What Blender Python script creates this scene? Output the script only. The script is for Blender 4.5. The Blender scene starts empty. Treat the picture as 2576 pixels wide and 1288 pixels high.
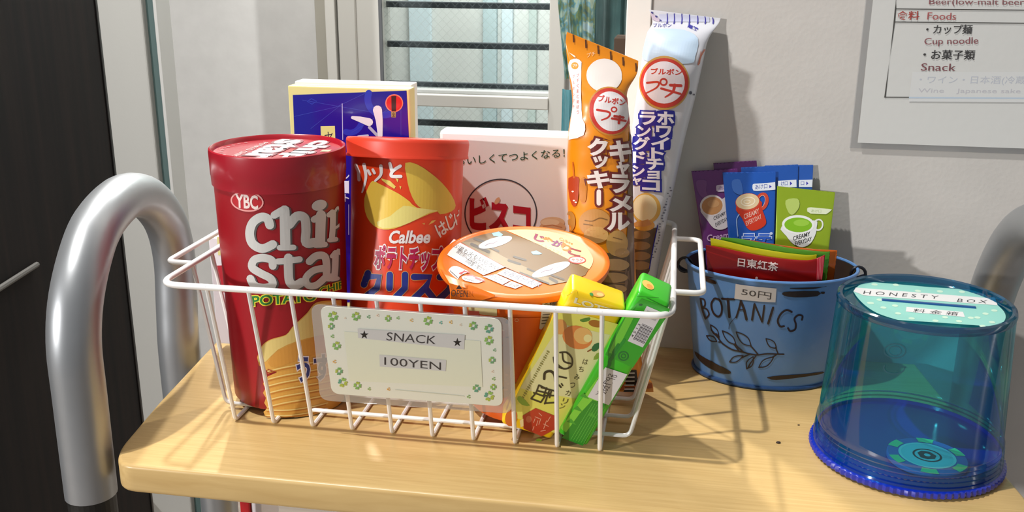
import bpy, bmesh, math, random
from mathutils import Vector, Matrix
from mathutils.geometry import tessellate_polygon
random.seed(4)
SC = bpy.context.scene
COL = SC.collection
V = Vector
# ------------------------------------------------------------------ camera, world, lamps, exposure
F_PX, CX, CY, CAMH = 2458.0, 1288.0, 644.0, 0.26
TH, ROLL, YAW = math.radians(16.8), math.radians(-0.45), math.radians(9.3)
fh = V((-math.sin(YAW), math.cos(YAW), 0)); rh = V((math.cos(YAW), math.sin(YAW), 0))
FWD = fh*math.cos(TH) - V((0, 0, math.sin(TH))); UP0 = fh*math.sin(TH) + V((0, 0, math.cos(TH)))
RT = rh*math.cos(ROLL) - UP0*math.sin(ROLL); UP = rh*math.sin(ROLL) + UP0*math.cos(ROLL)
CAM = V((0, 0, CAMH))
cd = bpy.data.cameras.new('camera'); co = bpy.data.objects.new('camera', cd); COL.objects.link(co)
cd.sensor_width = 36; cd.lens = F_PX/2576*36; cd.clip_start = 0.01
m = Matrix((RT, UP, -FWD)).transposed().to_4x4(); m.translation = CAM; co.matrix_world = m
SC.camera = co
w = bpy.data.worlds.new('world'); SC.world = w; w.use_nodes = True
w.node_tree.nodes['Background'].inputs[0].default_value = (0.93, 0.96, 1.0, 1)
w.node_tree.nodes['Background'].inputs[1].default_value = 0.21
def lamp(name, loc, aim, size, power, col=(1, 1, 1), kind='AREA'):
    l = bpy.data.lights.new(name, kind); l.energy = power; l.color = col
    if kind == 'AREA': l.shape = 'DISK'; l.size = size
    else: l.shadow_soft_size = size/2
    o = bpy.data.objects.new(name, l); COL.objects.link(o); o.location = loc
    o.rotation_euler = (V(aim)-V(loc)).to_track_quat('-Z', 'Y').to_euler()
    return o
lamp('ceiling_lamp', (-0.84, 0.04, 1.93), (-0.05, 0.5, 0), 0.045, 30, (1, 0.985, 0.955))
lamp('ceiling_lamp', (-0.76, 1.80, 1.72), (-0.2, 0.5, 0), 0.07, 27, (1, 0.98, 0.94))
lamp('hall_lamp', (-1.93, -1.28, 0.56), (0.0, 0.6, 0.1), 0.10, 34, (1, 0.99, 0.98))
lamp('far_wall_fill', (-0.75, 1.1, 1.5), (-0.75, 2.05, 0.1), 0.7, 27, (1, 0.98, 0.95))  # added soft fill, not a fixture of the room: brightens the far wall
lamp('outside_wall_fill', (-0.35, 2.32, 1.5), (-0.35, 2.75, 0.1), 0.5, 28, (1.0, 1.0, 0.98))  # added fill beyond the window: brightens the wall seen through the panes
SC.view_settings.view_transform = 'Standard'; SC.view_settings.look = 'None'
SC.view_settings.gamma = 1; SC.view_settings.use_curve_mapping = False
SC.view_settings.exposure = 0.31

# ------------------------------------------------------------------ helpers
def proj(P):
    d = P - CAM; k = d.dot(FWD)
    return CX + F_PX*d.dot(RT)/k, CY - F_PX*d.dot(UP)/k
def ray(x, y): return FWD*F_PX + RT*(x-CX) - UP*(y-CY)
def on_y(x, y, Y):
    d = ray(x, y); return CAM + d*(Y/d.y)
def on_z(x, y, z=0.0):
    d = ray(x, y); return CAM + d*((z-CAMH)/d.z)
def on_plane(x, y, P0, n):
    d = ray(x, y); return CAM + d*((P0-CAM).dot(n)/d.dot(n))
def lin(h):
    h = h.lstrip('#'); c = [int(h[i:i+2], 16)/255 for i in (0, 2, 4)]
    return tuple((x/12.92 if x <= .04045 else ((x+.055)/1.055)**2.4) for x in c) + (1,)
MATS = {}
def mat(col, rough=.5, metal=0., bump=0., bscale=200., vary=0., vscale=30., coat=0., spec=.5, sss=0., trans=0., strength=None):
    key = (col, rough, metal, bump, bscale, vary, vscale, coat, spec, sss, trans)
    if key in MATS: return MATS[key]
    m = bpy.data.materials.new('paint_' + col.strip('#')); m.use_nodes = True
    nt = m.node_tree; b = nt.nodes['Principled BSDF']
    b.inputs['Base Color'].default_value = lin(col); b.inputs['Roughness'].default_value = rough
    b.inputs['Metallic'].default_value = metal; b.inputs['Coat Weight'].default_value = coat
    b.inputs['Coat Roughness'].default_value = .08
    b.inputs['Specular IOR Level'].default_value = spec
    tc = nt.nodes.new('ShaderNodeTexCoord')
    if vary:
        n = nt.nodes.new('ShaderNodeTexNoise'); n.inputs['Scale'].default_value = vscale; n.inputs['Detail'].default_value = 6
        nt.links.new(tc.outputs['Object'], n.inputs['Vector'])
        mx = nt.nodes.new('ShaderNodeMix'); mx.data_type = 'RGBA'
        c = lin(col); mx.inputs[6].default_value = tuple(x*(1-vary) for x in c[:3]) + (1,)
        mx.inputs[7].default_value = tuple(min(1, x*(1+vary)) for x in c[:3]) + (1,)
        nt.links.new(n.outputs[0], mx.inputs[0]); nt.links.new(mx.outputs[2], b.inputs['Base Color'])
    if bump:
        n = nt.nodes.new('ShaderNodeTexNoise'); n.inputs['Scale'].default_value = bscale; n.inputs['Detail'].default_value = 4
        nt.links.new(tc.outputs['Object'], n.inputs['Vector'])
        bp = nt.nodes.new('ShaderNodeBump'); bp.inputs['Strength'].default_value = bump; bp.inputs['Distance'].default_value = .002
        nt.links.new(n.outputs[0], bp.inputs['Height']); nt.links.new(bp.outputs[0], b.inputs['Normal'])
    MATS[key] = m
    return m
def clear(name, tint, gloss=.10, rough=.05, milky=0., milk='#ffffff'):
    m = bpy.data.materials.new(name); m.use_nodes = True; nt = m.node_tree; nt.nodes.clear()
    out = nt.nodes.new('ShaderNodeOutputMaterial'); tr = nt.nodes.new('ShaderNodeBsdfTransparent'); gl = nt.nodes.new('ShaderNodeBsdfGlossy')
    tr.inputs[0].default_value = tuple(tint) + (1,); gl.inputs['Roughness'].default_value = rough
    fr = nt.nodes.new('ShaderNodeLayerWeight'); fr.inputs[0].default_value = .25
    mr = nt.nodes.new('ShaderNodeMath'); mr.operation = 'MULTIPLY_ADD'; mr.inputs[1].default_value = .55; mr.inputs[2].default_value = gloss*.4
    nt.links.new(fr.outputs['Fresnel'], mr.inputs[0])
    last = tr
    if milky:
        df = nt.nodes.new('ShaderNodeBsdfDiffuse'); df.inputs[0].default_value = lin(milk)
        mm = nt.nodes.new('ShaderNodeMixShader'); mm.inputs[0].default_value = milky
        nt.links.new(tr.outputs[0], mm.inputs[1]); nt.links.new(df.outputs[0], mm.inputs[2]); last = mm
    mx = nt.nodes.new('ShaderNodeMixShader'); nt.links.new(mr.outputs[0], mx.inputs[0])
    nt.links.new(last.outputs[0], mx.inputs[1]); nt.links.new(gl.outputs[0], mx.inputs[2]); nt.links.new(mx.outputs[0], out.inputs[0])
    return m
def base_of(parent):
    p = V((0, 0, 0))
    while parent is not None: p = p + parent.location; parent = parent.parent
    return p
def obj(name, bm, mats, parent=None, smooth=False, kind=None, label=None):
    if not isinstance(mats, (list, tuple)): mats = [mats]
    me = bpy.data.meshes.new(name)
    b0 = base_of(parent)
    bmesh.ops.translate(bm, vec=-b0, verts=bm.verts)
    bm.to_mesh(me); bm.free()
    for x in mats: me.materials.append(x)
    if smooth:
        for p in me.polygons: p.use_smooth = True
        me.set_sharp_from_angle(angle=math.radians(38))
    o = bpy.data.objects.new(name, me); COL.objects.link(o); o.parent = parent
    if kind: o['kind'] = kind
    if label: o['label'] = label
    return o
def thing(name, label, cat, loc=(0, 0, 0), group=None):
    o = bpy.data.objects.new(name, None); COL.objects.link(o); o.location = loc; o.empty_display_size = .01
    o['label'] = label; o['category'] = cat
    if group: o['group'] = group
    return o
def tag(o, label, cat, group=None):
    o['label'] = label; o['category'] = cat
    if group: o['group'] = group
    return o
def setting(name, bm, m, **k):
    o = obj(name, bm, m, **k); o['kind'] = 'structure'; return o
def box(bm, a, b, bevel=0., seg=2):
    t = bmesh.new(); bmesh.ops.create_cube(t, size=1)
    for v in t.verts: v.co = V([(a[i]+b[i])/2 + v.co[i]*(b[i]-a[i]) for i in range(3)])
    if bevel: bmesh.ops.bevel(t, geom=t.edges[:], offset=bevel, segments=seg, affect='EDGES', profile=.5)
    merge(bm, t); return bm
def merge(bm, t, mi=0):
    mp = [bm.verts.new(v.co) for v in t.verts]; t.verts.index_update()
    for f in t.faces:
        try:
            nf = bm.faces.new([mp[v.index] for v in f.verts]); nf.material_index = mi if mi else f.material_index; nf.smooth = f.smooth
        except ValueError: pass
    t.free()
def frame_box(bm, T, X, Y, Z, dims, bevel=0., seg=3):
    t = bmesh.new(); bmesh.ops.create_cube(t, size=1)
    for v in t.verts: v.co = V([(v.co[i]+.5)*dims[i] for i in range(3)])
    if bevel: bmesh.ops.bevel(t, geom=t.edges[:], offset=bevel, segments=seg, affect='EDGES', profile=.5)
    for v in t.verts: v.co = T + X*v.co.x + Y*v.co.y + Z*v.co.z
    merge(bm, t); return bm
def lathe(prof, c=(0, 0, 0), seg=72, sx=1., sy=1., bm=None, cap0=False, cap1=False, wav=None):
    bm = bm or bmesh.new(); rings = []
    for k, (r, z) in enumerate(prof):
        ring = []
        for i in range(seg):
            a = 2*math.pi*i/seg
            rr = r + (wav(k, i) if wav else 0)
            ring.append(bm.verts.new((c[0]+rr*sx*math.cos(a), c[1]+rr*sy*math.sin(a), c[2]+z)))
        rings.append(ring)
    for a, b in zip(rings, rings[1:]):
        for i in range(seg): bm.faces.new((a[i], a[(i+1) % seg], b[(i+1) % seg], b[i]))
    if cap0: bm.faces.new(rings[0][::-1])
    if cap1: bm.faces.new(rings[-1])
    return bm
def tube(path, r, bm=None, seg=10, closed=False, caps=True):
    bm = bm or bmesh.new(); path = [V(p) for p in path]; n = len(path); rings = []; nrm = None
    for i, p in enumerate(path):
        if closed: t = path[(i+1) % n]-path[i-1]
        else: t = path[min(i+1, n-1)]-path[max(i-1, 0)]
        t.normalize()
        if nrm is None: nrm = t.orthogonal().normalized()
        nrm = (nrm - t*nrm.dot(t)).normalized(); bn = t.cross(nrm)
        rings.append([bm.verts.new(p + (nrm*math.cos(2*math.pi*k/seg)+bn*math.sin(2*math.pi*k/seg))*r) for k in range(seg)])
    pairs = list(zip(rings, rings[1:]))
    for a, b in pairs:
        for i in range(seg): bm.faces.new((a[i], a[(i+1) % seg], b[(i+1) % seg], b[i]))
    if closed:
        a, b = rings[-1], rings[0]
        off = min(range(seg), key=lambda s: (a[0].co-b[s].co).length)
        for i in range(seg): bm.faces.new((a[i], a[(i+1) % seg], b[(i+1+off) % seg], b[(i+off) % seg]))
    elif caps:
        bm.faces.new(rings[0][::-1]); bm.faces.new(rings[-1])
    return bm
def rounded(pts, r, n=5, closed=False):
    pts = [V(p) for p in pts]; out = []
    N = len(pts)
    for i, p in enumerate(pts):
        if not closed and i in (0, N-1): out.append(p); continue
        a, b = pts[i-1], pts[(i+1) % N]
        da, db = (a-p), (b-p); k = min(r, da.length*.49, db.length*.49)
        A, B = p+da.normalized()*k, p+db.normalized()*k
        for j in range(n+1):
            t = j/n; out.append(A*(1-t)**2 + p*2*t*(1-t) + B*t*t)
    return out
def smooth_path(pts, n=6, closed=False):
    pts = [V(p) for p in pts]; N = len(pts); out = []
    R = range(N if closed else N-1)
    for i in R:
        g = (lambda k: pts[k % N]) if closed else (lambda k: pts[max(0, min(N-1, k))])
        p0, p1, p2, p3 = g(i-1), g(i), g(i+1), g(i+2)
        for j in range(n):
            t = j/n
            out.append(.5*((2*p1)+(p2-p0)*t+(2*p0-5*p1+4*p2-p3)*t*t+(3*p1-p0-3*p2+p3)*t**3))
    if not closed: out.append(pts[-1])
    return out
def sp2(pts, n=4, closed=False):
    return [(p.x, p.y) for p in smooth_path([(x, y, 0) for x, y in pts], n, closed)]

# ------------------------------------------------------------------ printable surfaces: (u, v, height above the surface) -> world point
class Surf:
    su = sv = None; guess = (0, 0)
    def inv(s, x, y):
        u, v = s.guess; e = 1e-4
        for _ in range(14):
            a = proj(s.at(u, v, 0)); r = (x-a[0], y-a[1])
            if abs(r[0])+abs(r[1]) < .02: break
            b = proj(s.at(u+e, v, 0)); c = proj(s.at(u, v+e, 0))
            j = ((b[0]-a[0])/e, (c[0]-a[0])/e, (b[1]-a[1])/e, (c[1]-a[1])/e); d = j[0]*j[3]-j[1]*j[2]
            if abs(d) < 1e-6: break
            du, dv = (r[0]*j[3]-r[1]*j[1])/d, (j[0]*r[1]-j[2]*r[0])/d
            mx = s.maxstep; k = min(1, mx[0]/(abs(du)+1e-12), mx[1]/(abs(dv)+1e-12))
            u, v = s.clampuv(u+du*k, v+dv*k)
        return u, v
    def clampuv(s, u, v): return u, v
class Plane(Surf):
    maxstep = (9, 9)
    def __init__(s, P, U, W, N): s.P, s.U, s.W, s.N = V(P), V(U).normalized(), V(W).normalized(), V(N).normalized()
    def at(s, u, v, h): return s.P + s.U*u + s.W*v + s.N*h
class Can(Surf):        # u = angle (0 faces -Y), v = height
    maxstep = (.4, .03); su = .06
    def __init__(s, c, r0, r1, h, sx=1., sy=1., tilt=0.): s.c, s.r0, s.r1, s.h, s.sx, s.sy = V(c), r0, r1, h, sx, sy; s.guess = (-.1, h/2); s.M = Matrix.Rotation(-tilt, 3, 'X')
    def at(s, u, v, h):
        r = s.r0 + (s.r1-s.r0)*v/s.h
        n = V((math.sin(u)/s.sx, -math.cos(u)/s.sy, 0)).normalized()
        return s.c + s.M @ (V((r*s.sx*math.sin(u), -r*s.sy*math.cos(u), v)) + n*h)
    def clampuv(s, u, v): return max(-1.55, min(1.45, u)), v
class Bag(Surf):        # stations of (left, right, half thickness); u in -1..1 across the front, v = station
    maxstep = (.3, .6); su = .06; sv = .1
    def __init__(s, st, N=(0, -1, 0), pw=1., wr=0.): s.st, s.N, s.pw, s.wr = st, V(N), pw, wr; s.guess = (0, len(st)/2)
    def row(s, v):
        st = s.st; n = len(st); i = max(0, min(n-2, int(v))); t = v-i
        g = lambda k: st[max(0, min(n-1, k))]
        def cr(j):
            p0, p1, p2, p3 = g(i-1)[j], g(i)[j], g(i+1)[j], g(i+2)[j]
            return .5*((2*p1)+(p2-p0)*t+(2*p0-5*p1+4*p2-p3)*t*t+(3*p1-p0-3*p2+p3)*t**3)
        return cr(0), cr(1), max(.0003, cr(2))
    def raw(s, a, v):
        L, R, t = s.row(v); C = (L+R)/2; W = (R-L)/2; c = math.cos(a)
        k = s.wr*math.sin(v*7.3+a*4.1)*math.sin(v*3.1-a*3.3)*min(1, t/.008) if s.wr else 0
        return C + W*math.sin(a) + s.N*(t*math.copysign(abs(c)**s.pw, c) + k)
    def at(s, u, v, h):
        a = u*math.pi/2; P = s.raw(a, v)
        if h:
            L, R, t = s.row(v); W = (R-L).normalized()
            P = P + (s.N*max(.2, math.cos(a)) + W*math.sin(a)*(.0 if t < .004 else .9)).normalized()*h
        return P
    def clampuv(s, u, v): return max(-.97, min(.97, u)), max(0, min(len(s.st)-1.001, v))
    def mesh(s, seg=32, sub=5, zig=0.):
        bm = bmesh.new(); rows = []; n = (len(s.st)-1)*sub
        for k in range(n+1):
            v = k/sub if k < n else len(s.st)-1.0001; ring = []
            L, R, t = s.row(v); D = (s.row(min(v+.2, len(s.st)-1.001))[0]-s.row(max(0, v-.2))[0]).normalized()
            for i in range(seg):
                a = 2*math.pi*(i+.5)/seg; P = s.raw(a, v)
                j = i if math.cos(a) >= 0 else (seg//2-1-i) % seg
                if zig and k in (0, n): P = P + D*(zig*(1 if j % 2 else -1))
                ring.append(bm.verts.new(P))
            rows.append(ring)
        for a, b in zip(rows, rows[1:]):
            for i in range(seg): bm.faces.new((a[i], b[i], b[(i+1) % seg], a[(i+1) % seg]))
        bm.faces.new(rows[0]); bm.faces.new(rows[-1][::-1])
        bmesh.ops.recalc_face_normals(bm, faces=bm.faces[:])
        return bm
TXT = {}
def glyphs(body, off):
    k = (body, off)
    if k not in TXT:
        cu = bpy.data.curves.new('t', 'FONT'); cu.body = body; cu.offset = off; cu.resolution_u = 3
        o = bpy.data.objects.new('t', cu); COL.objects.link(o)
        dg = bpy.context.evaluated_depsgraph_get(); ev = o.evaluated_get(dg); me = ev.to_mesh()
        vs = [(v.co.x, v.co.y) for v in me.vertices]; fs = [tuple(p.vertices) for p in me.polygons]
        ev.to_mesh_clear(); bpy.data.objects.remove(o); bpy.data.curves.remove(cu)
        TXT[k] = (vs, fs)
    return TXT[k]
class Print:
    """flat print on a surface: every shape lies a hair above it, later layers above earlier ones"""
    def __init__(s, surf, base=.0002, step=.00005, K=None, rough=.45, coat=0.):
        s.surf, s.base, s.step, s.K = surf, base, step, K or (lambda x, y: (x, y)); s.bm = bmesh.new(); s.mats = []; s.rough = rough; s.coat = coat; s.cnt = {}
    def mi(s, col):
        m = mat(col, s.rough, coat=s.coat) if isinstance(col, str) else col
        if m not in s.mats: s.mats.append(m)
        return s.mats.index(m)
    def tri(s, uv, faces, col, layer):
        t = bmesh.new(); vs = [t.verts.new((u, v, 0)) for u, v in uv]
        for f in faces:
            try: t.faces.new([vs[i] for i in f])
            except ValueError: pass
        if not t.faces: t.free(); return
        for ax, st in ((0, s.surf.su), (1, s.surf.sv)):
            if not st: continue
            lo = min(p[ax] for p in uv); hi = max(p[ax] for p in uv)
            k = math.floor(lo/st)+1
            while k*st < hi:
                co = V((0, 0, 0)); co[ax] = k*st; no = V((0, 0, 0)); no[ax] = 1
                bmesh.ops.bisect_plane(t, geom=t.verts[:]+t.edges[:]+t.faces[:], plane_co=co, plane_no=no, dist=1e-7); k += 1
        s.cnt[layer] = s.cnt.get(layer, 0)+1
        h = s.base + s.step*layer + (s.cnt[layer] % 30)*s.step/34
        for v in t.verts: v.co = s.surf.at(v.co.x, v.co.y, h)
        mi = s.mi(col)
        for f in t.faces: f.material_index = mi
        merge(s.bm, t, mi)
    def uv(s, p): return s.surf.inv(*s.K(*p))
    def poly(s, pts, col, layer=0, raw=False):
        uv = pts if raw else [s.uv(p) for p in pts]
        fs = tessellate_polygon([[V((a, b, 0)) for a, b in uv]])
        s.tri(uv, fs, col, layer)
    def blob(s, c, rx, ry, col, layer=0, rot=0., n=20):
        cr, sr = math.cos(rot), math.sin(rot)
        s.poly([(c[0]+rx*math.cos(a)*cr-ry*math.sin(a)*sr, c[1]+rx*math.cos(a)*sr+ry*math.sin(a)*cr) for a in [2*math.pi*i/n for i in range(n)]], col, layer)
    def ring(s, c, rx, ry, wd, col, layer=0, rot=0., n=36, a0=0., a1=360.):
        cr, sr = math.cos(rot), math.sin(rot)
        pts = [(c[0]+rx*math.cos(a)*cr-ry*math.sin(a)*sr, c[1]+rx*math.cos(a)*sr+ry*math.sin(a)*cr) for a in [math.radians(a0+(a1-a0)*i/n) for i in range(n+1)]]
        s.stroke(pts, wd, col, layer, caps=a1-a0 < 359)
    def stroke(s, pts, wd, col, layer=0, curve=False, caps=True, ends=None):
        if curve: pts = sp2(pts, 5)
        n = len(pts); L = []; R = []
        for i, p in enumerate(pts):
            q0, q1 = pts[max(0, i-1)], pts[min(n-1, i+1)]
            if caps is False and i in (0, n-1): q0, q1 = pts[-2], pts[1]
            dx, dy = q1[0]-q0[0], q1[1]-q0[1]; l = math.hypot(dx, dy) or 1
            ww = wd if ends is None else wd*(ends[0]+(ends[1]-ends[0])*i/(n-1))
            L.append((p[0]-dy/l*ww/2, p[1]+dx/l*ww/2)); R.append((p[0]+dy/l*ww/2, p[1]-dx/l*ww/2))
        uv = [s.uv(p) for p in L+R]
        s.tri(uv, [(i, i+1, n+i+1, n+i) for i in range(n-1)], col, layer)
        if caps:
            for k, p in ((0, pts[0]), (1, pts[-1])):
                r = wd/2*(1 if ends is None else ends[k]); s.blob(p, r, r, col, layer, n=10)
    def text(s, body, p0, p1, up, col, layer=0, off=0., outline=None, ow=.06, oc=None):
        """glyphs squeezed into the parallelogram p0 (left base), p1 (right base), up (top left)"""
        vs, fs = glyphs(body, off)
        b = glyphs(body, 0.)[0]
        if not b: return
        x0, x1 = min(v[0] for v in b), max(v[0] for v in b); y0, y1 = min(v[1] for v in b), max(v[1] for v in b)
        pp = lambda q: ((q[0]-x0)/(x1-x0), (q[1]-y0)/(y1-y0))
        ux, uy = (p1[0]-p0[0], p1[1]-p0[1]), (up[0]-p0[0], up[1]-p0[1])
        def go(vs, fs, col, layer):
            uv = [s.uv((p0[0]+ux[0]*a+uy[0]*c, p0[1]+ux[1]*a+uy[1]*c)) for a, c in map(pp, vs)]
            s.tri(uv, fs, col, layer)
        if outline: go(*glyphs(body, off+ow), outline, layer); layer += 1
        go(vs, fs, col, layer)
    def vtext(s, chars, cells, col, layer=0, off=0., outline=None, ow=.08, back=None):
        """cells: one (centre x, centre y, half width, half height, skew x, skew y) per character"""
        for ch, (x, y, a, b, kx, ky) in zip(chars, cells):
            if back: s.poly(sp2([(x+a*back*c, y+b*back*d) for c, d in ((-1, -.7), (-.7, -1), (.7, -1), (1, -.7), (1, .7), (.7, 1), (-.7, 1), (-1, .7))], 2, True), outline, layer-1)
            s.text(ch, (x-a-kx*b, y+b-ky*a), (x+a-kx*b, y+b+ky*a), (x-a+kx*b, y-b-ky*a), col, layer, off, outline, ow)
    def done(s, name, parent, label=None):
        return obj(name, s.bm, s.mats or [mat('#ffffff')], parent, label=label)
def K(ox, oy, sc): return lambda x, y: (ox+x/sc, oy+y/sc)

# ------------------------------------------------------------------ materials with a pattern of their own
def nodes(m): return m.node_tree, m.node_tree.nodes['Principled BSDF'], m.node_tree.nodes.new, m.node_tree.links.new
def wood_mat():
    m = bpy.data.materials.new('beech_veneer'); m.use_nodes = True; nt, b, N, L = nodes(m)
    tc = N('ShaderNodeTexCoord'); mp = N('ShaderNodeMapping'); mp.inputs['Scale'].default_value = (14, 330, 120); L(tc.outputs['Object'], mp.inputs[0])
    n = N('ShaderNodeTexNoise'); n.inputs['Scale'].default_value = 1.6; n.inputs['Detail'].default_value = 8; n.inputs['Distortion'].default_value = .6; L(mp.outputs[0], n.inputs[0])
    r = N('ShaderNodeValToRGB'); L(n.outputs[0], r.inputs[0])
    r.color_ramp.elements[0].position = .3; r.color_ramp.elements[0].color = lin('#c2a067'); r.color_ramp.elements[1].position = .75; r.color_ramp.elements[1].color = lin('#d2b278')
    L(r.outputs[0], b.inputs['Base Color']); b.inputs['Roughness'].default_value = .33; b.inputs['Specular IOR Level'].default_value = .4
    bp = N('ShaderNodeBump'); bp.inputs['Strength'].default_value = .06; bp.inputs['Distance'].default_value = .001; L(n.outputs[0], bp.inputs['Height']); L(bp.outputs[0], b.inputs['Normal'])
    return m
def wallpaper_mat(col, bs=.25, sc=260):
    m = bpy.data.materials.new('embossed_wallpaper'); m.use_nodes = True; nt, b, N, L = nodes(m)
    tc = N('ShaderNodeTexCoord'); n = N('ShaderNodeTexNoise'); n.inputs['Scale'].default_value = sc; n.inputs['Detail'].default_value = 5; L(tc.outputs['Object'], n.inputs[0])
    v = N('ShaderNodeTexVoronoi'); v.inputs['Scale'].default_value = sc*.6; L(tc.outputs['Object'], v.inputs[0])
    a = N('ShaderNodeMath'); a.operation = 'ADD'; L(n.outputs[0], a.inputs[0]); L(v.outputs[0], a.inputs[1])
    bp = N('ShaderNodeBump'); bp.inputs['Strength'].default_value = bs; bp.inputs['Distance'].default_value = .0012; L(a.outputs[0], bp.inputs['Height']); L(bp.outputs[0], b.inputs['Normal'])
    n2 = N('ShaderNodeTexNoise'); n2.inputs['Scale'].default_value = 25; n2.inputs['Detail'].default_value = 8; L(tc.outputs['Object'], n2.inputs[0])
    mx = N('ShaderNodeMix'); mx.data_type = 'RGBA'; c = lin(col)
    mx.inputs[6].default_value = tuple(x*.9 for x in c[:3])+(1,); mx.inputs[7].default_value = tuple(min(1, x*1.08) for x in c[:3])+(1,)
    L(n2.outputs[0], mx.inputs[0]); L(mx.outputs[2], b.inputs['Base Color']); b.inputs['Roughness'].default_value = .85
    return m
def grain_mat(name, c0, c1, scale, rough=.5):
    m = bpy.data.materials.new(name); m.use_nodes = True; nt, b, N, L = nodes(m)
    tc = N('ShaderNodeTexCoord'); mp = N('ShaderNodeMapping'); mp.inputs['Scale'].default_value = scale; L(tc.outputs['Object'], mp.inputs[0])
    n = N('ShaderNodeTexNoise'); n.inputs['Scale'].default_value = 1; n.inputs['Detail'].default_value = 7; L(mp.outputs[0], n.inputs[0])
    r = N('ShaderNodeValToRGB'); L(n.outputs[0], r.inputs[0]); r.color_ramp.elements[0].position = .35; r.color_ramp.elements[1].position = .7
    r.color_ramp.elements[0].color = lin(c0); r.color_ramp.elements[1].color = lin(c1)
    L(r.outputs[0], b.inputs['Base Color']); b.inputs['Roughness'].default_value = rough; b.inputs['Specular IOR Level'].default_value = .25
    return m
WOOD = wood_mat()
WALLP = wallpaper_mat('#c9c4be', .055, 520)
WHITEP = mat('#d9d8d2', .6, bump=.05)
DARKDOOR = grain_mat('dark_wood_grain', '#0c0807', '#1c1410', (60, 60, 3), .8)

# ------------------------------------------------------------------ setting
FLOOR, FAR, WALL = -.75, 2.05, .66
FW = lambda x, y: on_y(x, y, FAR)
setting('floor', box(bmesh.new(), (-2.6, -1.2, FLOOR-.05), (1.6, 3.2, FLOOR)), grain_mat('floor_boards', '#8b7f74', '#a3968a', (2, 40, 2), .5))
bm = bmesh.new(); box(bm, (-.031, WALL, FLOOR), (1.6, WALL+.12, 1.2)); setting('wall_right', bm, WALLP)
bm = bmesh.new(); box(bm, (-.0335, WALL-.0016, FLOOR), (-.0175, WALL+.122, 1.2), .0006); setting('trim_1', bm, mat('#efece4', .6, bump=.03))
# far wall: solid left part and over/under the window
xw0, xw1 = FW(968, 100).x, FW(1388, 100).x
zs0 = FW(1180, 262).z; zs1 = FW(1180, 228).z
bm = bmesh.new()
xf = FW(832, 100).x
box(bm, (-2.6, FAR, FLOOR), (xf, FAR+.1, 1.2)); box(bm, (xf, FAR+.0, FLOOR), (.35, FAR+.1, -.35)); box(bm, (FW(1424, 100).x, FAR, -.35), (.35, FAR+.1, 1.2))
setting('wall_back', bm, wallpaper_mat('#cdccc9', .1, 120))
# window: aluminium frame, rails, wired panes, louvre bars
win = bpy.data.objects.new('window_1', None); COL.objects.link(win); win.location = ((xw0+xw1)/2, FAR, -.35); win['kind'] = 'structure'
ALU = mat('#c9c7c0', .45, metal=.0, bump=.02); DK = mat('#2b2e33', .5)
def wrect(name, x0, x1, z0, z1, y0, y1, m, bv=.002): return obj(name, box(bmesh.new(), (x0, FAR+y0, z0), (x1, FAR+y1, z1), bv), m, win)
wrect('recess_shade_strip', FW(797, 100).x, FW(830, 100).x, -.35, 1.2, -.004, .02, mat('#a8a498', .7), .0005)  # solid strip, the shade of a recess put into its darker colour
wrect('outer_frame', xf, FW(856, 100).x, -.35, 1.2, -.03, .08, mat('#d8d6cf', .5))
wrect('frame_gap', FW(855, 100).x, FW(861, 100).x, -.35, 1.2, -.01, .06, DK, .0005)
wrect('window_stile', FW(861, 100).x, FW(964, 100).x, -.35, 1.2, -.024, .06, ALU)
wrect('stile_bead', FW(904, 100).x, FW(908, 100).x, -.35, 1.2, -.027, -.02, mat('#a9a59d', .5), .0005)
wrect('gasket', FW(963, 100).x, FW(971, 100).x, zs1, 1.2, -.0262, -.021, mat('#55575a', .5), .0005)
wrect('window_stile', FW(1385, 100).x, FW(1426, 100).x, -.35, 1.2, -.024, .06, ALU)
wrect('window_rail', FW(964, 100).x, FW(1386, 100).x, FW(1180, 266).z, FW(1180, 236).z, -.03, .05, ALU)
wrect('rail_lip', FW(964, 100).x, FW(1386, 100).x, FW(1180, 236).z, FW(1180, 226).z, -.012, .05, mat('#b9bcba', .4))
# wired glass
def wired_mat():
    m = clear('wired_glass', (.94, .97, .965), .1, .1); nt = m.node_tree
    tc = nt.nodes.new('ShaderNodeTexCoord'); out = [n for n in nt.nodes if n.type == 'OUTPUT_MATERIAL'][0]
    last = out.inputs[0].links[0].from_socket; facs = []
    for sgn in (1, -1):
        mp = nt.nodes.new('ShaderNodeMapping'); mp.inputs['Rotation'].default_value = (0, math.radians(45*sgn), 0); nt.links.new(tc.outputs['Object'], mp.inputs[0])
        wv = nt.nodes.new('ShaderNodeTexWave'); wv.bands_direction = 'X'; wv.inputs['Scale'].default_value = 24; nt.links.new(mp.outputs[0], wv.inputs[0])
        g = nt.nodes.new('ShaderNodeMath'); g.operation = 'GREATER_THAN'; g.inputs[1].default_value = .965; nt.links.new(wv.outputs['Fac'], g.inputs[0]); facs.append(g)
    mxx = nt.nodes.new('ShaderNodeMath'); mxx.operation = 'MAXIMUM'; nt.links.new(facs[0].outputs[0], mxx.inputs[0]); nt.links.new(facs[1].outputs[0], mxx.inputs[1])
    sc = nt.nodes.new('ShaderNodeMath'); sc.operation = 'MULTIPLY'; sc.inputs[1].default_value = .10; nt.links.new(mxx.outputs[0], sc.inputs[0])
    df = nt.nodes.new('ShaderNodeBsdfDiffuse'); df.inputs[0].default_value = lin('#8f9b9c')
    ms = nt.nodes.new('ShaderNodeMixShader'); nt.links.new(sc.outputs[0], ms.inputs[0]); nt.links.new(last, ms.inputs[1]); nt.links.new(df.outputs[0], ms.inputs[2]); nt.links.new(ms.outputs[0], out.inputs[0])
    return m
WG = wired_mat()
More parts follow.
